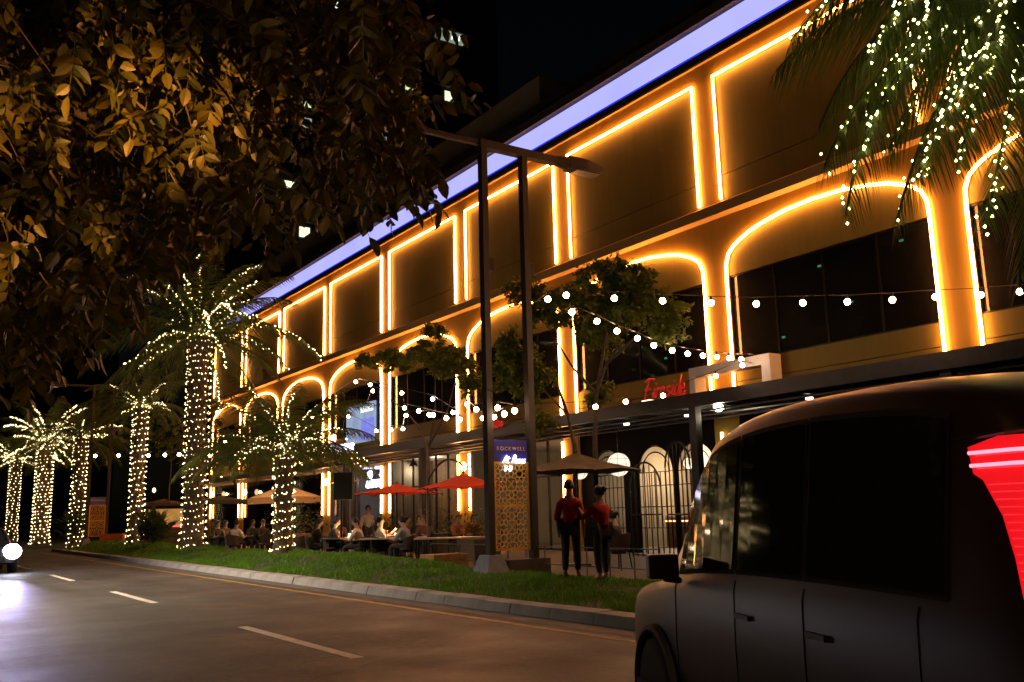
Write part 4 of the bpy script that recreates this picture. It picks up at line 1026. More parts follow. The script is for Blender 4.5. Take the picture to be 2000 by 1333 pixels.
def person(loc, yaw, label, pose='sit', shirt=(.6, .55, .5), pants=(.03, .03, .04), hair='short', arm='table', s=1.0, sk=0, seat=.46):
    rng = random.Random(hash(label) % 999 if False else len(label) * 7 + int(loc[0] * 10) + int(loc[1] * 10))
    if pose == 'sit':
        hip = V((0, 0, seat + .09)); lean = .1 if arm == 'table' else -.04
        kn = [V((.45, sg * .12, seat + .06)) for sg in (-1, 1)]; an = [V((.42, sg * .13, .09)) for sg in (-1, 1)]
    else:
        hip = V((0, 0, .93)); lean = .02
        kn = [V((.04, sg * .1, .5)) for sg in (-1, 1)]; an = [V((-.02 if sg > 0 else .05, sg * .11, .09)) for sg in (-1, 1)]
    chest = hip + V((lean * .6, 0, .27)); neck = hip + V((lean * 1.1, 0, .53)); head = neck + V((.03 + lean * .3, 0, .11)); crown = head + V((.0, 0, .13))
    uc = neck - V((0, 0, .10)); sh = [uc + V((0, sg * .165, -.035)) for sg in (-1, 1)]
    if arm == 'table': el = [s_ + V((.16, sg * .06, -.24)) for s_, sg in zip(sh, (-1, 1))]; ha = [e + V((.22, -sg * .08, .04)) for e, sg in zip(el, (-1, 1))]
    elif arm == 'raise': el = [sh[0] + V((.18, -.05, -.2)), sh[1] + V((.2, .06, -.16))]; ha = [el[0] + V((.2, .06, .05)), el[1] + V((.2, -.06, .16))]
    else: el = [s_ + V((.0, sg * .07, -.28)) for s_, sg in zip(sh, (-1, 1))]; ha = [e + V((.07, sg * -.01, -.25)) for e, sg in zip(el, (-1, 1))]
    vs = [hip, (hip + chest) / 2, chest, neck, head, crown, uc]; ed = [(0, 1), (1, 2), (2, 6), (6, 3), (3, 4), (4, 5)]
    rd = [(.10, .12), (.08, .105), (.085, .12), (.052, .052), (.098, .082), (.07, .06), (.07, .095)]
    for i in (0, 1):
        k = len(vs); vs += [sh[i], el[i], ha[i], ha[i] + (ha[i] - el[i]).normalized() * .09]; ed += [(6, k), (k, k + 1), (k + 1, k + 2), (k + 2, k + 3)]; rd += [.055, .042, .028, (.035, .02)]
        k = len(vs); hj = hip + V((.02, (-1, 1)[i] * .09, -.02)); vs += [hj, kn[i], an[i], an[i] + V((.16, 0, -.04))]; ed += [(0, k), (k, k + 1), (k + 1, k + 2), (k + 2, k + 3)]; rd += [.07, .05, .04, (.045, .038)]
    k = len(vs); vs += [head + V((.105, 0, -.005))]; ed += [(4, k)]; rd += [.016]      # nose
    me = skinned(vs, ed, rd, skin_m[sk], 'person')
    o = bpy.data.objects.new('person', me); C.objects.link(o); o.location = loc; o.rotation_euler.z = yaw; o.scale = (s, s, s)
    tag(o, label, 'person', 'guests on the restaurant terrace')
    sm = mat('cloth_%02x%02x%02x' % tuple(int(c * 255) for c in shirt), shirt, .85, noise=.1, scale=10); pm = mat('cloth_%02x%02x%02x' % tuple(int(c * 255) for c in pants), pants, .85, noise=.1)
    sv = [hip + V((0, 0, .0)), (hip + chest) / 2, chest, uc, neck - V((0, 0, .035))]; se = [(0, 1), (1, 2), (2, 3), (3, 4)]; sr = [(.145, .18), (.125, .158), (.13, .175), (.095, .125), (.065, .07)]
    for i in (0, 1): k = len(sv); sv += [sh[i], el[i], el[i].lerp(ha[i], .15)]; se += [(3, k), (k, k + 1), (k + 1, k + 2)]; sr += [.08, .062, .052]
    part('shirt', skinned(sv, se, sr, sm, 'shirt'), o)
    tv = [hip]; te = []; tr = [(.135, .165)]
    for i in (0, 1): k = len(tv); tv += [vs[7 + i * 8 + 4], kn[i], kn[i].lerp(an[i], .9)]; te += [(0, k), (k, k + 1), (k + 1, k + 2)]; tr += [.1, .075, .055]
    part('trousers', skinned(tv, te, tr, pm, 'trousers'), o)
    hb = MB(); c = head + V((-.02, 0, .04))
    n, m_ = 12, 8; vs2 = []
    for i in range(m_ + 1):
        th = PI * i / m_ * (.62 if hair == 'short' else .66)
        for q in range(n):
            a = 2 * PI * q / n; front = max(0, math.cos(a)); tt = th * (1 - .42 * front)
            jr = 1 + rng.uniform(-.03, .03); vs2.append(c + V((.118 * math.sin(tt) * math.cos(a), .1 * math.sin(tt) * math.sin(a), .125 * math.cos(tt))) * jr)
    hb.add(vs2, [(i * n + q, i * n + (q + 1) % n, (i + 1) * n + (q + 1) % n, (i + 1) * n + q) for i in range(m_) for q in range(n)])
    if hair == 'long': hb.tube([c + V((-.07, 0, .02)), c + V((-.11, 0, -.12)), c + V((-.1, 0, -.3))], [.085, .1, .05], 8)
    if hair == 'bun': hb.ball(c + V((-.13, 0, .05)), .06, 8, 6)
    hb.build('hair', hair_m, o, smooth=True, local=True)
    eb = MB()
    for sg in (-1, 1): eb.ball(head + V((.088, sg * .034, .018)), .011, 6, 4)
    eb.build('eyes', hair_m, o, local=True)
    if pose == 'sit': chair(V(loc) - V((math.cos(yaw), math.sin(yaw), 0)) * .02, yaw, 'rattan chair under the ' + label)
    return o
chair_root = None
rattan = mat('rattan', (.055, .035, .022), .7, noise=.3, scale=30, bump=.4)
def chair(loc, yaw, label):
    global chair_root
    if chair_root is None:
        t = thing('terrace_chair', label, 'chair', (0, 0, 0), 'round backed rattan chairs at the terrace tables')
        MB().lathe([(.2, .42), (.24, .44), (.24, .47), (.2, .49)], (0, 0, 0), 14).build('seat', rattan, t)
        b = MB(); n = 10
        vs = []
        for i in range(n + 1):
            a = PI / 2 + PI * i / n
            for z, r in ((.46, .23), (.62, .26), (.84 - .08 * abs(i - n / 2) / (n / 2), .28)): vs.append((math.cos(a) * r, math.sin(a) * r, z))
            for z, r in ((.84 - .08 * abs(i - n / 2) / (n / 2), .255), (.62, .235), (.46, .2)): vs.append((math.cos(a) * r, math.sin(a) * r, z))
        b.add(vs, [(i * 6 + k, i * 6 + (k + 1) % 6, i * 6 + 6 + (k + 1) % 6, i * 6 + 6 + k) for i in range(n) for k in range(6)])
        b.build('backrest', rattan, t)
        for sx in (-1, 1):
            for sy in (-1, 1): MB().tube([(sx * .15, sy * .15, .43), (sx * .2, sy * .2, 0)], .016, 6).build('leg', black_metal, t)
        chair_root = t; t.location = loc; t.rotation_euler.z = yaw; return t
    t = copy_tree(chair_root); t.location = loc; t.rotation_euler.z = yaw; t['label'] = label; return t
table_m = mat('table_top', (.38, .34, .32), .35, noise=.08)
def table(loc, lx, ly, yaw, label, m=None):
    t = thing('terrace_table', label, 'table', loc, None, yaw)
    MB().box((-lx / 2, -ly / 2, .71), (lx / 2, ly / 2, .75)).build('tabletop', m or table_m, t, local=True)
    for sx in (-1, 1):
        for sy in (-1, 1): MB().box((sx * (lx / 2 - .06) - .02, sy * (ly / 2 - .06) - .02, 0), (sx * (lx / 2 - .06) + .02, sy * (ly / 2 - .06) + .02, .709)).build('leg', black_metal, t, local=True)
    return t
def spot(px, d, z=.13):                              # ground point under pixel column px at depth d
    p = at(px, 1000, d); return V((p.x, p.y, z))
YAWC = R(50)                                         # roughly across the picture, left to right
# group at the near tables, centre of the picture
t1 = spot(680, 27.5); table(t1, 1.5, .8, R(-35), 'dark table with glasses before the black box sign stand', mat('dark_table', (.05, .04, .035), .4))
t2 = spot(770, 26.4); table(t2, 1.9, .8, R(-35), 'long pale topped table where two guests raise drinks')
t3 = spot(890, 25.0); table(t3, 2.2, .7, R(-35), 'empty pale table right of the cantilever umbrella pole')
person(spot(704, 26.6), R(-35) + PI, 'man in white shirt seated half turned at the dark table', shirt=(.62, .5, .4), hair='short')
person(spot(745, 26.6), R(-35), 'woman in pale blouse holding up an orange drink', shirt=(.55, .42, .33), hair='long', arm='raise', sk=2)
person(spot(795, 25.6), R(-35) + PI * .9, 'guest in pale blue top seated right of the drinks', shirt=(.4, .42, .5), hair='bun', sk=2, arm='table')
person(spot(648, 27.8), R(-35), 'guest in black seated left of the box sign stand', shirt=(.03, .03, .03), hair='long')
person(spot(718, 31.0), R(-100), 'standing waiter in pale shirt behind the dark table', pose='stand', shirt=(.5, .42, .32), hair='short', arm='down')
person(spot(662, 32.0), R(-100), 'guest with pale cap seated by the neon edged pier', shirt=(.3, .2, .12), hair='short')
person(spot(788, 31.0), R(-60), 'dark haired guest seated behind the long table', shirt=(.06, .05, .04), hair='long')
person(spot(818, 30.5), R(-120), 'guest in black top seated further right behind the long table', shirt=(.03, .03, .03), hair='short')
person(spot(830, 29.0), R(-140), 'guest in brown top seated just left of the umbrella pole', shirt=(.12, .06, .04), hair='short')
person(spot(890, 29.5), R(-90), 'guest in orange brown top seated under the larger red umbrella', shirt=(.3, .12, .05), hair='short', sk=1)
person(spot(925, 29.0), R(-120), 'guest in dark red top near the lamp post', shirt=(.22, .03, .02), hair='long')
table(spot(556, 38.5), 1.3, .8, R(-35), 'dark table under the beige umbrella behind the short palm', mat('dark_table', (.05, .04, .035), .4))
# left group under the beige and green umbrellas
table(spot(470, 36), 1.6, .8, R(-35), 'dark table under the dark green umbrella', mat('dark_table', (.05, .04, .035), .4))
person(spot(458, 34.6), R(30), 'guest in white shirt leaning over the table between the lit palms', shirt=(.66, .56, .5), hair='short')
for px, d, l_, c, hr in ((425, 36, 'dark dressed guest just right of the tallest palm', (.05, .04, .03), 'short'), (492, 35.5, 'long haired guest right of the white shirt', (.04, .06, .05), 'long'), (512, 36, 'guest in olive top left of the short palm', (.12, .1, .05), 'short'), (440, 38, 'guest in brown behind the leaning white shirt', (.14, .07, .04), 'bun')):
    person(spot(px, d), R(-90), l_, shirt=c, hair=hr)
chair(spot(585, 29), R(120), 'empty rattan chair right of the short palm'); chair(spot(518, 34), R(200), 'empty rattan chair left of the short palm')
person(spot(615, 28.5), R(-20), 'guest in blue jeans sitting right of the short palm', shirt=(.04, .035, .03), pants=(.12, .2, .42), hair='long')
# two in red and their neighbour, before the arches
q = spot(1112, 17.3); q.z = .14 + verge_z(q.x, q.y)
person(q, R(40), 'big guest in dark red shirt standing just before the black umbrella', 'stand', (.34, .01, .008), hair='short', arm='down', s=1.06)
q = spot(1174, 17.0); q.z = .14 + verge_z(q.x, q.y)
person(q, R(95), 'shorter guest in brighter red shirt standing right of the first red shirt', 'stand', (.42, .015, .012), hair='bun', arm='raise', s=1.0)
person(spot(1205, 21.5), R(100), 'guest with hair in a bun sitting by the arch grille', shirt=(.04, .035, .03), hair='bun')
person(V((22.9, 20.9, .13)), R(160), 'bartender in white apron behind the grille at the bar', 'stand', (.5, .5, .46), hair='short', arm='down')
# things on the tables
drink_m = mat('orange_drink', (.8, .2, .03), .1, noise=.1, emit=(1, .2, .02), estr=0)
glass_me = MB().lathe([(.03, 0), (.008, .02), (.008, .08), (.04, .11), (.045, .19), (.035, .2)], (0, 0, 0), 10).mesh('glass', drink_m, smooth=True)
for i, (tb, dx, dy) in enumerate(((t2, -.35, .1), (t2, -.2, -.05), (t2, .3, .1), (t1, .1, .1), (t1, -.3, 0), (t1, .4, -.1), (t3, .2, 0))):
    o = part('drink_glass', glass_me, None, tb + V((dx * .8 + dy, dx * -.57 + dy, .751)))
    tag(o, ['stemmed orange drink held up at the long pale table', 'second orange drink beside the raised one on the long table', 'orange drink at the right end of the long table', 'orange drink near the middle of the dark table', 'orange drink at the left of the dark table', 'orange drink at the right of the dark table', 'lone orange drink on the empty pale table'][i], 'glass', 'orange drinks on the terrace tables')
p = spot(668, 27.3, .88)
t = thing('sauce_bottle', 'red and white squeeze bottle on the dark table', 'bottle', p + V((0, 0, 0)))
MB().lathe([(.035, 0), (.035, .16)], p, 10).build('body', mat('red_plastic', (.5, .06, .05), .4), t); MB().lathe([(.02, .16), (.02, .2), (.006, .25)], p, 10).build('cap', int_white, t)
# added lanterns, put on the tables to light the guests and beige umbrella
for tb, l_ in ((t1, 'small added lantern on the dark table'), (t2, 'small added lantern on the long pale table'), (spot(470, 36), 'small added lantern under the dark green umbrella'), (spot(556, 38.5), 'small added lantern under the beige umbrella')):
    q = tb + V((.1, .1, .751)); t = thing('added_lantern', l_, 'lantern', q)
    MB().lathe([(.04, 0), (.045, .12)], q, 10).build('glass', glow('lantern_glass', (1, .6, .3), 5), t); MB().lathe([(.05, .12), (.015, .17)], q, 10).build('cap', black_metal, t)
    lamp_point(t, q + V((0, 0, .3)), 130 if 'beige' in l_ else 30, (1, .6, .32), .05)

# ------------------------------------------------------------------ terrace furniture
p = spot(667, 27.0); t = thing('box_sign', 'black square box sign on a thin pole before the bright shop', 'sign', p)
q = at(672, 950, 27.0)
ax = V((r_.x, r_.y, 0)).normalized(); ay = V((-ax.y, ax.x, 0))
MB().obox(q, ax * .27, ay * .18, V((0, 0, .39))).build('box', mat('matt_black', (.012, .011, .01), .7), t)
MB().tube([p, V((p.x, p.y, q.z - .39))], .025, 8).build('pole', black_metal, t)
for k in range(3): a = 2 * PI * k / 3; MB().tube([p + V((0, 0, .5)), p + V((math.cos(a) * .4, math.sin(a) * .4, .02))], .015, 6).build('leg', black_metal, t)
def planter(px, d, w_, h, label, m, leafy=1.0, seed=1):
    p = spot(px, d); rng = random.Random(seed)
    t = thing('planter', label, 'planter', p)
    MB().add([(p.x - w_ / 2, p.y - w_ / 2, .13), (p.x + w_ / 2, p.y - w_ / 2, .13), (p.x + w_ / 2, p.y + w_ / 2, .13), (p.x - w_ / 2, p.y + w_ / 2, .13)] + [(p.x + i * w_ * .56, p.y + j * w_ * .56, .13 + h) for i, j in ((-1, -1), (1, -1), (1, 1), (-1, 1))],
             [(0, 1, 5, 4), (1, 2, 6, 5), (2, 3, 7, 6), (3, 0, 4, 7), (4, 5, 6, 7)]).build('pot', m, t)
    if leafy:
        b = MB()
        for i in range(420):
            q = V((p.x, p.y, .13 + h)) + V((rng.gauss(0, w_ * .38), rng.gauss(0, w_ * .38), abs(rng.gauss(0, .35)) * leafy)); dd = V((rng.gauss(0, 1), rng.gauss(0, 1), rng.gauss(.4, .6))).normalized() * rng.uniform(.1, .22); sd = dd.cross(V((0, 0, 1))) * .22
            b.add([q, q + dd * .5 + sd, q + dd, q + dd * .5 - sd], [(0, 1, 2, 3)])
        b.build('foliage', shrub_leaf, t)['kind'] = 'stuff'
terra = mat('terracotta', (.36, .16, .07), .8, noise=.15)
planter(603, 30.5, 1.0, .85, 'terracotta planter with bushy plant right of the short palm', terra, 1.4, 3)
planter(760, 33, .8, .7, 'dark planter with low hedge below the neon edged pier', int_dark, .9, 4)
planter(870, 33, 1.4, .7, 'long dark planter hedge behind the guests', int_dark, 1.1, 5)
planter(560, 36, .9, .8, 'planter bush behind the short palm under the beige umbrella', int_dark, 1.5, 6)
planter(935, 28, .9, .6, 'planter bush behind the lamp post', int_dark, 1.0, 7)
p = V((11.7, onX(868, 1100, 11.7).y, .13)); MB_ = MB()
t = thing('wooden_box', 'low wooden planter box at the verge edge left of the lamp post', 'box', p)
for k in range(3): MB().box((p.x - .5, p.y - .35, .14 + k * .13), (p.x + .5, p.y + .35, .262 + k * .13)).build('plank', mat('box_wood', (.36, .2, .07), .7, noise=.2), t)
def shrub(p, r, n, label, seed, L0=.35):
    rng = random.Random(seed); b = MB(); t = thing('shrub', label, 'shrub', p)
    for i in range(n):
        d = V((rng.gauss(0, 1), rng.gauss(0, 1), abs(rng.gauss(0, 1)) + .2)).normalized(); q = V(p) + V((rng.gauss(0, r * .2), rng.gauss(0, r * .2), rng.uniform(0, r * .8))); L_ = L0 * rng.uniform(.7, 1.4)
        sd = d.cross(V((rng.gauss(0, .3), rng.gauss(0, .3), 1))).normalized() * .05; e = q + d * r * rng.uniform(.3, 1)
        b.add([q, e + sd, e + d * L_ - V((0, 0, L_ * .4)), e - sd], [(0, 1, 2, 3)])
    b.build('foliage', shrub_leaf, t)['kind'] = 'stuff'
    MB().tube([p, V(p) + V((0, 0, r * .7))], .04, 5).build('stem', bark_m, t)
shrub(onX(300, 1062, 9.9) * 1 + V((0, 0, 0)), .9, 500, 'fan leaved green shrub at the foot of the lit palm', 4)
shrub(onX(147, 1052, 9.9), 1.1, 450, 'dark green shrub at the foot of the palm by the far lamp post', 5)
# railing of the terrace right of the umbrella pole
t = thing('terrace_railing', 'thin steel railing of the terrace either side of the lamp post', 'railing', spot(900, 22))
pa, pb = onX(842, 1100, 11.95), onX(1290, 1100, 11.95); pa.z = pb.z = .13
for z in (.25, .62): MB().tube([pa + V((0, 0, z)), pb + V((0, 0, z))], .014, 6).build('rail', grey_steel, t)
n = 12
for i in range(n + 1): q = pa.lerp(pb, i / n); MB().tube([q, q + V((0, 0, .64))], .014, 6).build('baluster', grey_steel, t)
# arched metal screens before the restaurant
def arch_screen(p, dirv, w_, h, label, nb=7):
    p = V(p); d = V(dirv).normalized(); t = thing('metal_screen', label, 'screen', p, 'arched black bar screens')
    for k in range(nb):
        u = -1 + 2 * k / (nb - 1); z = h - w_ * .5 + w_ * .5 * math.sqrt(max(0, 1 - u * u)); q = p + d * u * w_ / 2
        MB().tube([q, V((q.x, q.y, p.z + z))], .02, 6).build('bar', black_metal, t)
    MB().tube([p + d * math.cos(a) * w_ / 2 + V((0, 0, h - w_ * .5 + w_ * .5 * math.sin(a))) for a in [PI * i / 14 for i in range(15)]], .028, 6).build('arch_rail', black_metal, t)
    for z in (.05, 1.2): MB().bar(p - d * w_ / 2 + V((0, 0, z)), p + d * w_ / 2 + V((0, 0, z)), .04).build('cross_rail', black_metal, t)
q = onX(1328, 1000, 17.4); arch_screen((17.4, q.y, .13), (.25, 1, 0), 1.3, 3.1, 'arched black bar screen left of the black canopy column')
q = onX(1262, 1000, 18.4); arch_screen((18.4, q.y, .13), (.1, 1, 0), 1.5, 2.7, 'arched black bar screen further left behind the red shirts')
# kiosk behind the palms
p = spot(325, 44); t = thing('kiosk', 'small lit drinks kiosk with red counter behind the palms', 'kiosk', p)
MB().obox(p + V((0, 0, .55)), ax * 1.1, ay * .6, V((0, 0, .55))).build('counter', int_wood, t); MB().obox(p + V((0, 0, 1.16)), ax * 1.15, ay * .65, V((0, 0, .06))).build('counter_light', glow('kiosk_red', (1, .12, .1), 1.6), t)
MB().obox(p + ay * .7 + V((0, 0, 1.5)), ax * 1.1, ay * .05, V((0, 0, .45))).build('back_panel', glow('kiosk_back', (.9, .42, .1), .5, vary=.5, scale=3), t)
for sx in (-1, 1): MB().obox(p + ax * 1.05 * sx + V((0, 0, 1.2)), ax * .05, ay * .05, V((0, 0, 1.2))).build('post', black_metal, t)
MB().obox(p + V((0, 0, 2.02)), ax * 1.2, ay * .7, V((0, 0, .06))).build('roof', black_metal, t)
p = spot(222, 56, 0); t = thing('road_barrier', 'orange plastic road barrier beside the far lamp post', 'barrier', p)
MB().obox(p + V((0, 0, .45)), ax * .7, ay * .2, V((0, 0, .4))).build('body', mat('orange_plastic', (.6, .16, .04), .5), t); MB().obox(p + V((0, 0, .06)), ax * .75, ay * .3, V((0, 0, .06))).build('foot', black_metal, t)
# crushed can in the gutter
p = onZ(1022, 1195, .01); b = MB(); b.tube([p + V((-.07, -.02, .035)), p + V((-.02, .0, .03)), p + V((.03, .01, .036)), p + V((.08, .015, .03))], [.034, .028, .033, .03], 9)
o = b.build('crushed_can', mat('can_metal', (.6, .58, .55), .3, metal=.8)); tag(o, 'crushed pale drink can lying against the kerb', 'can')
o.location = (0, 0, 0)

# ------------------------------------------------------------------ vehicles
def vehicle(prof, hw, label, name, cat, loc, heading, paint, lights='rear', wheels=((.85, 3.55), .35), pillars=(.45, 1.45, 2.2, 3.1), screen=(2.5, .14)):
    """prof rows: x, z_bottom, z_belt, z_top, top half-width factor.  +x is forward."""
    t = thing(name, label, cat, loc, None, heading)
    rows = [tuple(r) for r in prof]
    for _ in range(2):                                          # round the outline by cutting corners
        q = [rows[0]]
        for a_, c_ in zip(rows, rows[1:]):
            q += [tuple(u * .75 + v * .25 for u, v in zip(a_, c_)), tuple(u * .25 + v * .75 for u, v in zip(a_, c_))]
        rows = q + [rows[-1]]
    secs = []
    for x, zb, zbelt, zt, tw_, wf in rows:
        w0 = hw * wf; yt = w0 * tw_
        half = [(0, zb), (w0 * .86, zb), (w0 * .975, zb + .10), (w0 * .995, zb + (zbelt - zb) * .35), (w0, zb + (zbelt - zb) * .62), (w0 * .99, zbelt - .05), (w0 * .975, zbelt), (yt + .05, zt - .11), (yt + .025, zt - .055), (yt - .03, zt - .02), (yt - .14, zt), (yt * .45, zt + .02), (0, zt + .028)]
        secs.append([V((x, y, z)) for y, z in half] + [V((x, -y, z)) for y, z in half[-2:0:-1]])
    n = len(secs[0]); b = MB()
    vs = [p for s in secs for p in s]
    fs = [(i * n + k, i * n + (k + 1) % n, (i + 1) * n + (k + 1) % n, (i + 1) * n + k) for i in range(len(secs) - 1) for k in range(n)]
    fs += [tuple(range(n))[::-1], tuple((len(secs) - 1) * n + k for k in range(n))]
    b.add(vs, fs); body = b.build('body', paint, t, smooth=True, local=True)
    body.data.set_sharp_from_angle(angle=R(42))
    glassm = mat('car_glass', (.008, .008, .009), .05, noise=.1)
    seal = mat('window_seal', (.008, .008, .008), .8, spec=.15)
    cab = [i for i, r in enumerate(rows) if r[3] - r[2] > .2]
    xs = [rows[i][0] for i in cab]; x0c, x1c = xs[0] + .12, xs[-1]
    for sg in (1, -1):                                           # side windows between the pillars
        for xa, xb in zip(pillars, pillars[1:]):
            st = [i for i in cab if xa - .02 <= rows[i][0] <= xb]
            cols = [xa + .035] + [rows[i][0] for i in st if xa + .05 < rows[i][0] < xb - .05] + [xb - .035]
            for grow, mm, nm, out in ((.0, glassm, 'side_window', .012), (.025, seal, 'window_seal', .006)):
                q = []
                for xx in cols:
                    if xx == cols[0]: xx -= grow
                    if xx == cols[-1]: xx += grow
                    k = max(i for i in range(len(rows) - 1) if rows[i][0] <= xx); f = (xx - rows[k][0]) / max(1e-6, rows[k + 1][0] - rows[k][0])
                    lo = secs[k][6].lerp(secs[k + 1][6], f); hi = secs[k][7].lerp(secs[k + 1][7], f)
                    hgt = max(.05, hi.z - lo.z)
                    a_, c_ = lo.lerp(hi, min(.4, (.055 - grow) / hgt)), lo.lerp(hi, max(.6, 1 - (.03 - grow) / hgt))
                    q += [V((p.x, (p.y + out) * sg, p.z)) for p in (a_, c_)]
                m_ = len(cols)
                MB().add(q, [(2 * i, 2 * i + 2, 2 * i + 3, 2 * i + 1)[::sg] for i in range(m_ - 1)]).build(nm, mm, t, local=True)
    fr = [i for i in cab if rows[i][0] > screen[0]] + [cab[-1] + 1]
    q = []
    for i in fr:
        p = secs[i][9] + V((.012, 0, .014)); q += [p + V((0, -.03, 0)), V((p.x, -p.y + .03, p.z))]
    MB().add(q, [(2 * i, 2 * i + 1, 2 * i + 3, 2 * i + 2) for i in range(len(fr) - 1)]).build('windscreen', glassm, t, local=True)
    rr_ = [i for i in range(cab[0], len(rows)) if rows[i][0] < screen[1]]
    q = []
    for i in rr_:
        p = secs[i][9] + V((-.014, 0, .006)); q += [p + V((0, -.03, 0)), V((p.x, -p.y + .03, p.z))]
    if len(rr_) > 1: MB().add(q, [(2 * i, 2 * i + 2, 2 * i + 3, 2 * i + 1) for i in range(len(rr_) - 1)]).build('rear_window', glassm, t, local=True)
    (wx0, wx1), wr = wheels
    tyre = MB().lathe([(wr * .62, -.11), (wr * .93, -.115), (wr, -.08), (wr, .08), (wr * .93, .115), (wr * .62, .11)], (0, 0, 0), 24, axis='y').mesh('tyre', mat('tyre_rubber', (.012, .012, .012), .8), smooth=True)
    rb = MB(); rb.lathe([(wr * .62, .02), (wr * .62, .1), (wr * .56, .1), (wr * .54, .04)], (0, 0, 0), 24, axis='y'); rb.lathe([(.001, .06), (wr * .16, .07), (wr * .16, .03)], (0, 0, 0), 12, axis='y')
    for k in range(5): a = 2 * PI * k / 5; rb.bar((0, .06, 0), (math.cos(a) * wr * .58, .07, math.sin(a) * wr * .58), .06)
    rim = rb.mesh('rim', mat('alloy', (.5, .5, .52), .3, metal=.9))
    for wx in (wx0, wx1):
        for sg in (1, -1):
            w_ = part('wheel', tyre, t, (wx, sg * (hw - .1), wr), (0, 0, 0 if sg > 0 else PI)); part('rim', rim, w_)
            MB().tube([(wx + math.cos(a) * wr * 1.14, sg * (hw + .004), wr + math.sin(a) * wr * 1.14) for a in [PI * i / 14 for i in range(15)]], .03, 6).build('wheel_arch', mat('arch_plastic', (.015, .015, .015), .7), t, local=True)
    return t, secs
paint_suv = mat('dark_bronze_paint', (.014, .006, .0025), .33, metal=0, noise=.1, spec=.22)
#        x     zb   belt  top   tw   wf
PSUV = [(0.0, .45, 1.02, 1.14, .92, .93), (.04, .38, 1.10, 1.42, .88, .96), (.12, .34, 1.14, 1.72, .84, .98), (.4, .3, 1.15, 1.93, .82, .99), (1.45, .28, 1.15, 2.0, .82, 1), (2.35, .28, 1.13, 1.98, .82, 1), (2.85, .28, 1.10, 1.86, .81, 1),
        (3.55, .28, 1.04, 1.10, .80, .99), (4.0, .3, .96, 1.0, .80, .96), (4.35, .36, .84, .9, .78, .9), (4.46, .42, .7, .78, .75, .82)]
hd = R(90 - 25)
fwd = V((math.cos(hd), math.sin(hd), 0)); left = V((-fwd.y, fwd.x, 0))
rear_left = at(1992, 900, 2.6); rear_left.z = 0
suv_o = rear_left - left * .93
suv, secs = vehicle(PSUV, .93, 'dark bronze SUV close to the camera with lit red tail lamp at right edge', 'parked_car', 'car', suv_o, hd, paint_suv)
tl_m = mat('tail_lens', (.35, .004, .006), .12, noise=.2, scale=9, emit=(1, .01, .016), estr=.8, coat=1); tl_rib = glow('tail_rib', (1, .02, .03), 1.5, vary=.4, scale=12); tl_hot = glow('tail_hot', (1, .16, .22), 3.2)
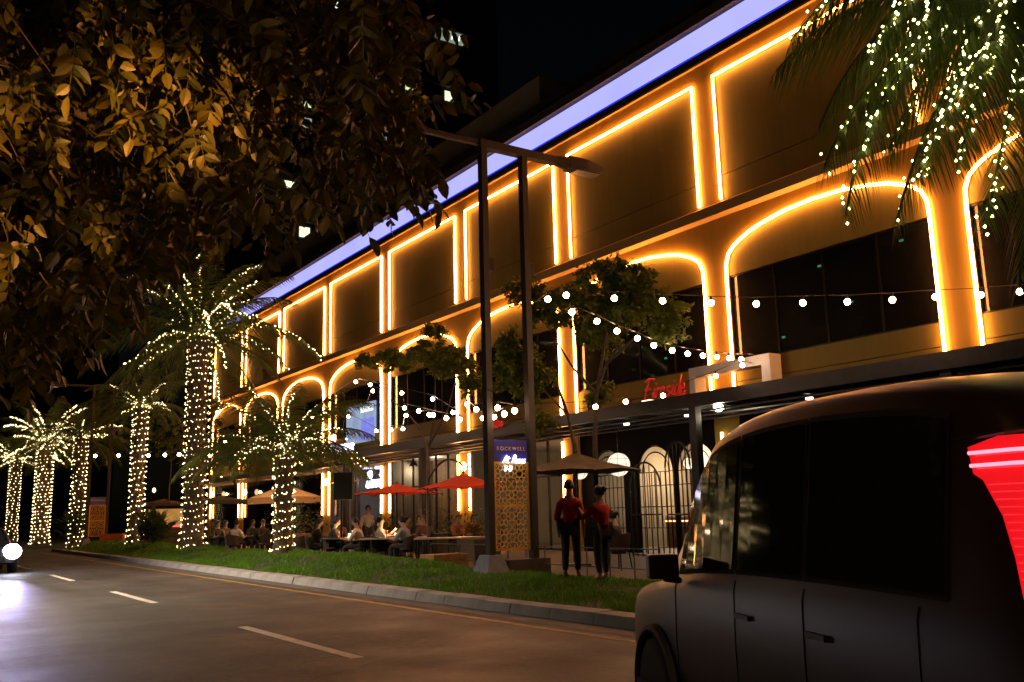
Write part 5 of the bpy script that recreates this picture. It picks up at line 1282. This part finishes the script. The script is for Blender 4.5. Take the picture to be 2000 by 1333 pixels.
for sg in (1, -1):
    lens = MB(); prof_t = [(1.68, .02), (1.5, .20), (1.36, .17), (1.2, .10), (1.05, .05)]
    def sx(z):                      # rear face x at height z
        rows = [(r[3], r[0]) for r in PSUV[:4]]
        for (z0, x0), (z1, x1) in zip(rows, rows[1:]):
            if z0 <= z <= z1: return x0 + (x1 - x0) * (z - z0) / (z1 - z0)
        return 0 if z < rows[0][0] else rows[-1][1]
    vs = []
    for z, wd in ((1.69, .05), (1.665, .2), (1.58, .19), (1.56, .15), (1.45, .085), (1.33, .05), (1.22, .03)):
        x = sx(z) - .02; hy = .93 * (.975 - (z - 1.14) * .16)
        vs += [(x, sg * (hy - .16), z), (x - .01, sg * (hy - .04), z), (x + .04, sg * (hy + .012), z), (x + .04 + wd, sg * (hy + .03), z)]
    fs = [(i * 4 + k, i * 4 + k + 1, i * 4 + 5 + k, i * 4 + 4 + k) for i in range(6) for k in range(3)]
    lens.add(vs, fs); h_ = lens.build('tail_lamp', tl_m, suv, smooth=True, local=True)
    WT = [(1.69, .05), (1.665, .2), (1.58, .19), (1.56, .15), (1.45, .085), (1.33, .05), (1.22, .03)]
    for k in range(14):
        z = 1.545 - k * .0225; x = sx(z) - .02; hy = .93 * (.975 - (z - 1.14) * .16)
        wd = next((w1 + (w0 - w1) * (z - z1) / (z0 - z1) for (z0, w0), (z1, w1) in zip(WT, WT[1:]) if z1 <= z <= z0), .04) - .012
        MB().tube([(x - .002, sg * (hy - .15), z), (x - .011, sg * (hy - .04), z), (x + .04, sg * (hy + .0125), z), (x + .04 + wd, sg * (hy + .0305), z)], .0022, 4).build('lens_rib', tl_rib, h_, local=True)
    MB().tube([(x_, sg * y_, z_) for x_, y_, z_ in ((sx(1.705) - .02, .80, 1.705), (sx(1.7) + .03, .855, 1.70), (sx(1.69) + .26, .87, 1.69))], .008, 5).build('lamp_trim', black_metal, h_, local=True)
    for z in (1.645, 1.605):
        x = sx(z) - .02; hy = .93 * (.975 - (z - 1.14) * .16)
        MB().tube([(x - .005, sg * (hy - .16), z), (x - .015, sg * (hy - .03), z), (x + .04, sg * (hy + .025), z), (x + .22, sg * (hy + .042), z)], .0065, 6).build('light_bar', tl_hot, h_, local=True)
    m_ = MB(); m_.box((2.86, sg * 1.06 - .09, 1.1), (2.95, sg * 1.06 + .09, 1.24)); m_.bar((2.98, sg * .92, 1.08), (2.98, sg * 1.04, 1.1), .04); mo = m_.build('wing_mirror', paint_suv, suv, local=True); bv = mo.modifiers.new('edge', 'BEVEL'); bv.width = .025; bv.segments = 3
    for x in (1.32, 2.08): MB().box((x - .085, sg * .93 - .012, .955), (x + .085, sg * .93 + .014, .98)).build('door_handle', black_metal, suv, local=True)
    for x in (.62, 1.45, 2.2, 3.12):
        k = min(range(len(secs)), key=lambda q: abs(secs[q][0].x - x))
        MB().tube([V((x, (p.y + .001) * sg, p.z)) for p in secs[k][2:7]], .0045, 4).build('door_seam', black_metal, suv, local=True)
    MB().box((.5, sg * .945 - .01, .30), (3.9, sg * .945 + .012, .40)).build('side_sill', mat('arch_plastic', (.015, .015, .015), .7), suv, local=True)
    l_ = bpy.data.lights.new('lamp_light', 'POINT'); l_.energy = 9; l_.color = (1, .05, .03); l_.shadow_soft_size = .08
    o = bpy.data.objects.new('lamp_light', l_); C.objects.link(o); o.parent = suv; o.location = (-.12, sg * .8, 1.42)
MB().box((-.09, -.75, .42), (.02, .75, .62)).build('rear_bumper', mat('arch_plastic', (.015, .015, .015), .7), suv, local=True)
MB().box((-.04, -.26, .78), (-.02, .26, .90)).build('number_plate', pale_metal, suv, local=True)
# the oncoming car with dazzling headlights at the left edge
PSED = [(0, .4, .8, .95, .8, .88), (.4, .3, .86, 1.02, .8, .96), (1.0, .25, .9, 1.35, .74, 1), (1.7, .22, .9, 1.46, .72, 1), (2.5, .22, .88, 1.4, .72, 1), (3.25, .24, .84, .95, .8, 1), (4.0, .28, .74, .8, .8, .95), (4.35, .34, .6, .66, .78, .86)]
hc = R(-90 + 3)
car, _ = vehicle(PSED, .86, 'oncoming car with dazzling blue white headlights at the left edge', 'oncoming_car', 'car', (2.72, 38.2, 0), hc, mat('black_paint', (.012, .012, .014), .3), wheels=((.8, 3.4), .31), pillars=(.95, 1.85, 2.85), screen=(2.3, .95))
head_m = glow('headlight_glass', (.8, .85, 1), 45)
for sg in (1, -1):
    MB().ball((4.28, sg * .6, .68), .27, 14, 10, .9).build('headlight_glare', head_m, car, smooth=True, local=True)  # oversized ball, glare of the lamp put into its shape
    l_ = bpy.data.lights.new('lamp_light', 'SPOT'); l_.energy = 11000; l_.color = (.55, .5, 1); l_.spot_size = R(19); l_.spot_blend = 1; l_.shadow_soft_size = .12
    o = bpy.data.objects.new('lamp_light', l_); C.objects.link(o); o.parent = car; o.location = (4.52, sg * .6, .7); o.rotation_euler = (0, R(-87.5), R(-12.5))
MB().box((4.32, -.4, .38), (4.37, .4, .52)).build('grille', black_metal, car, local=True)
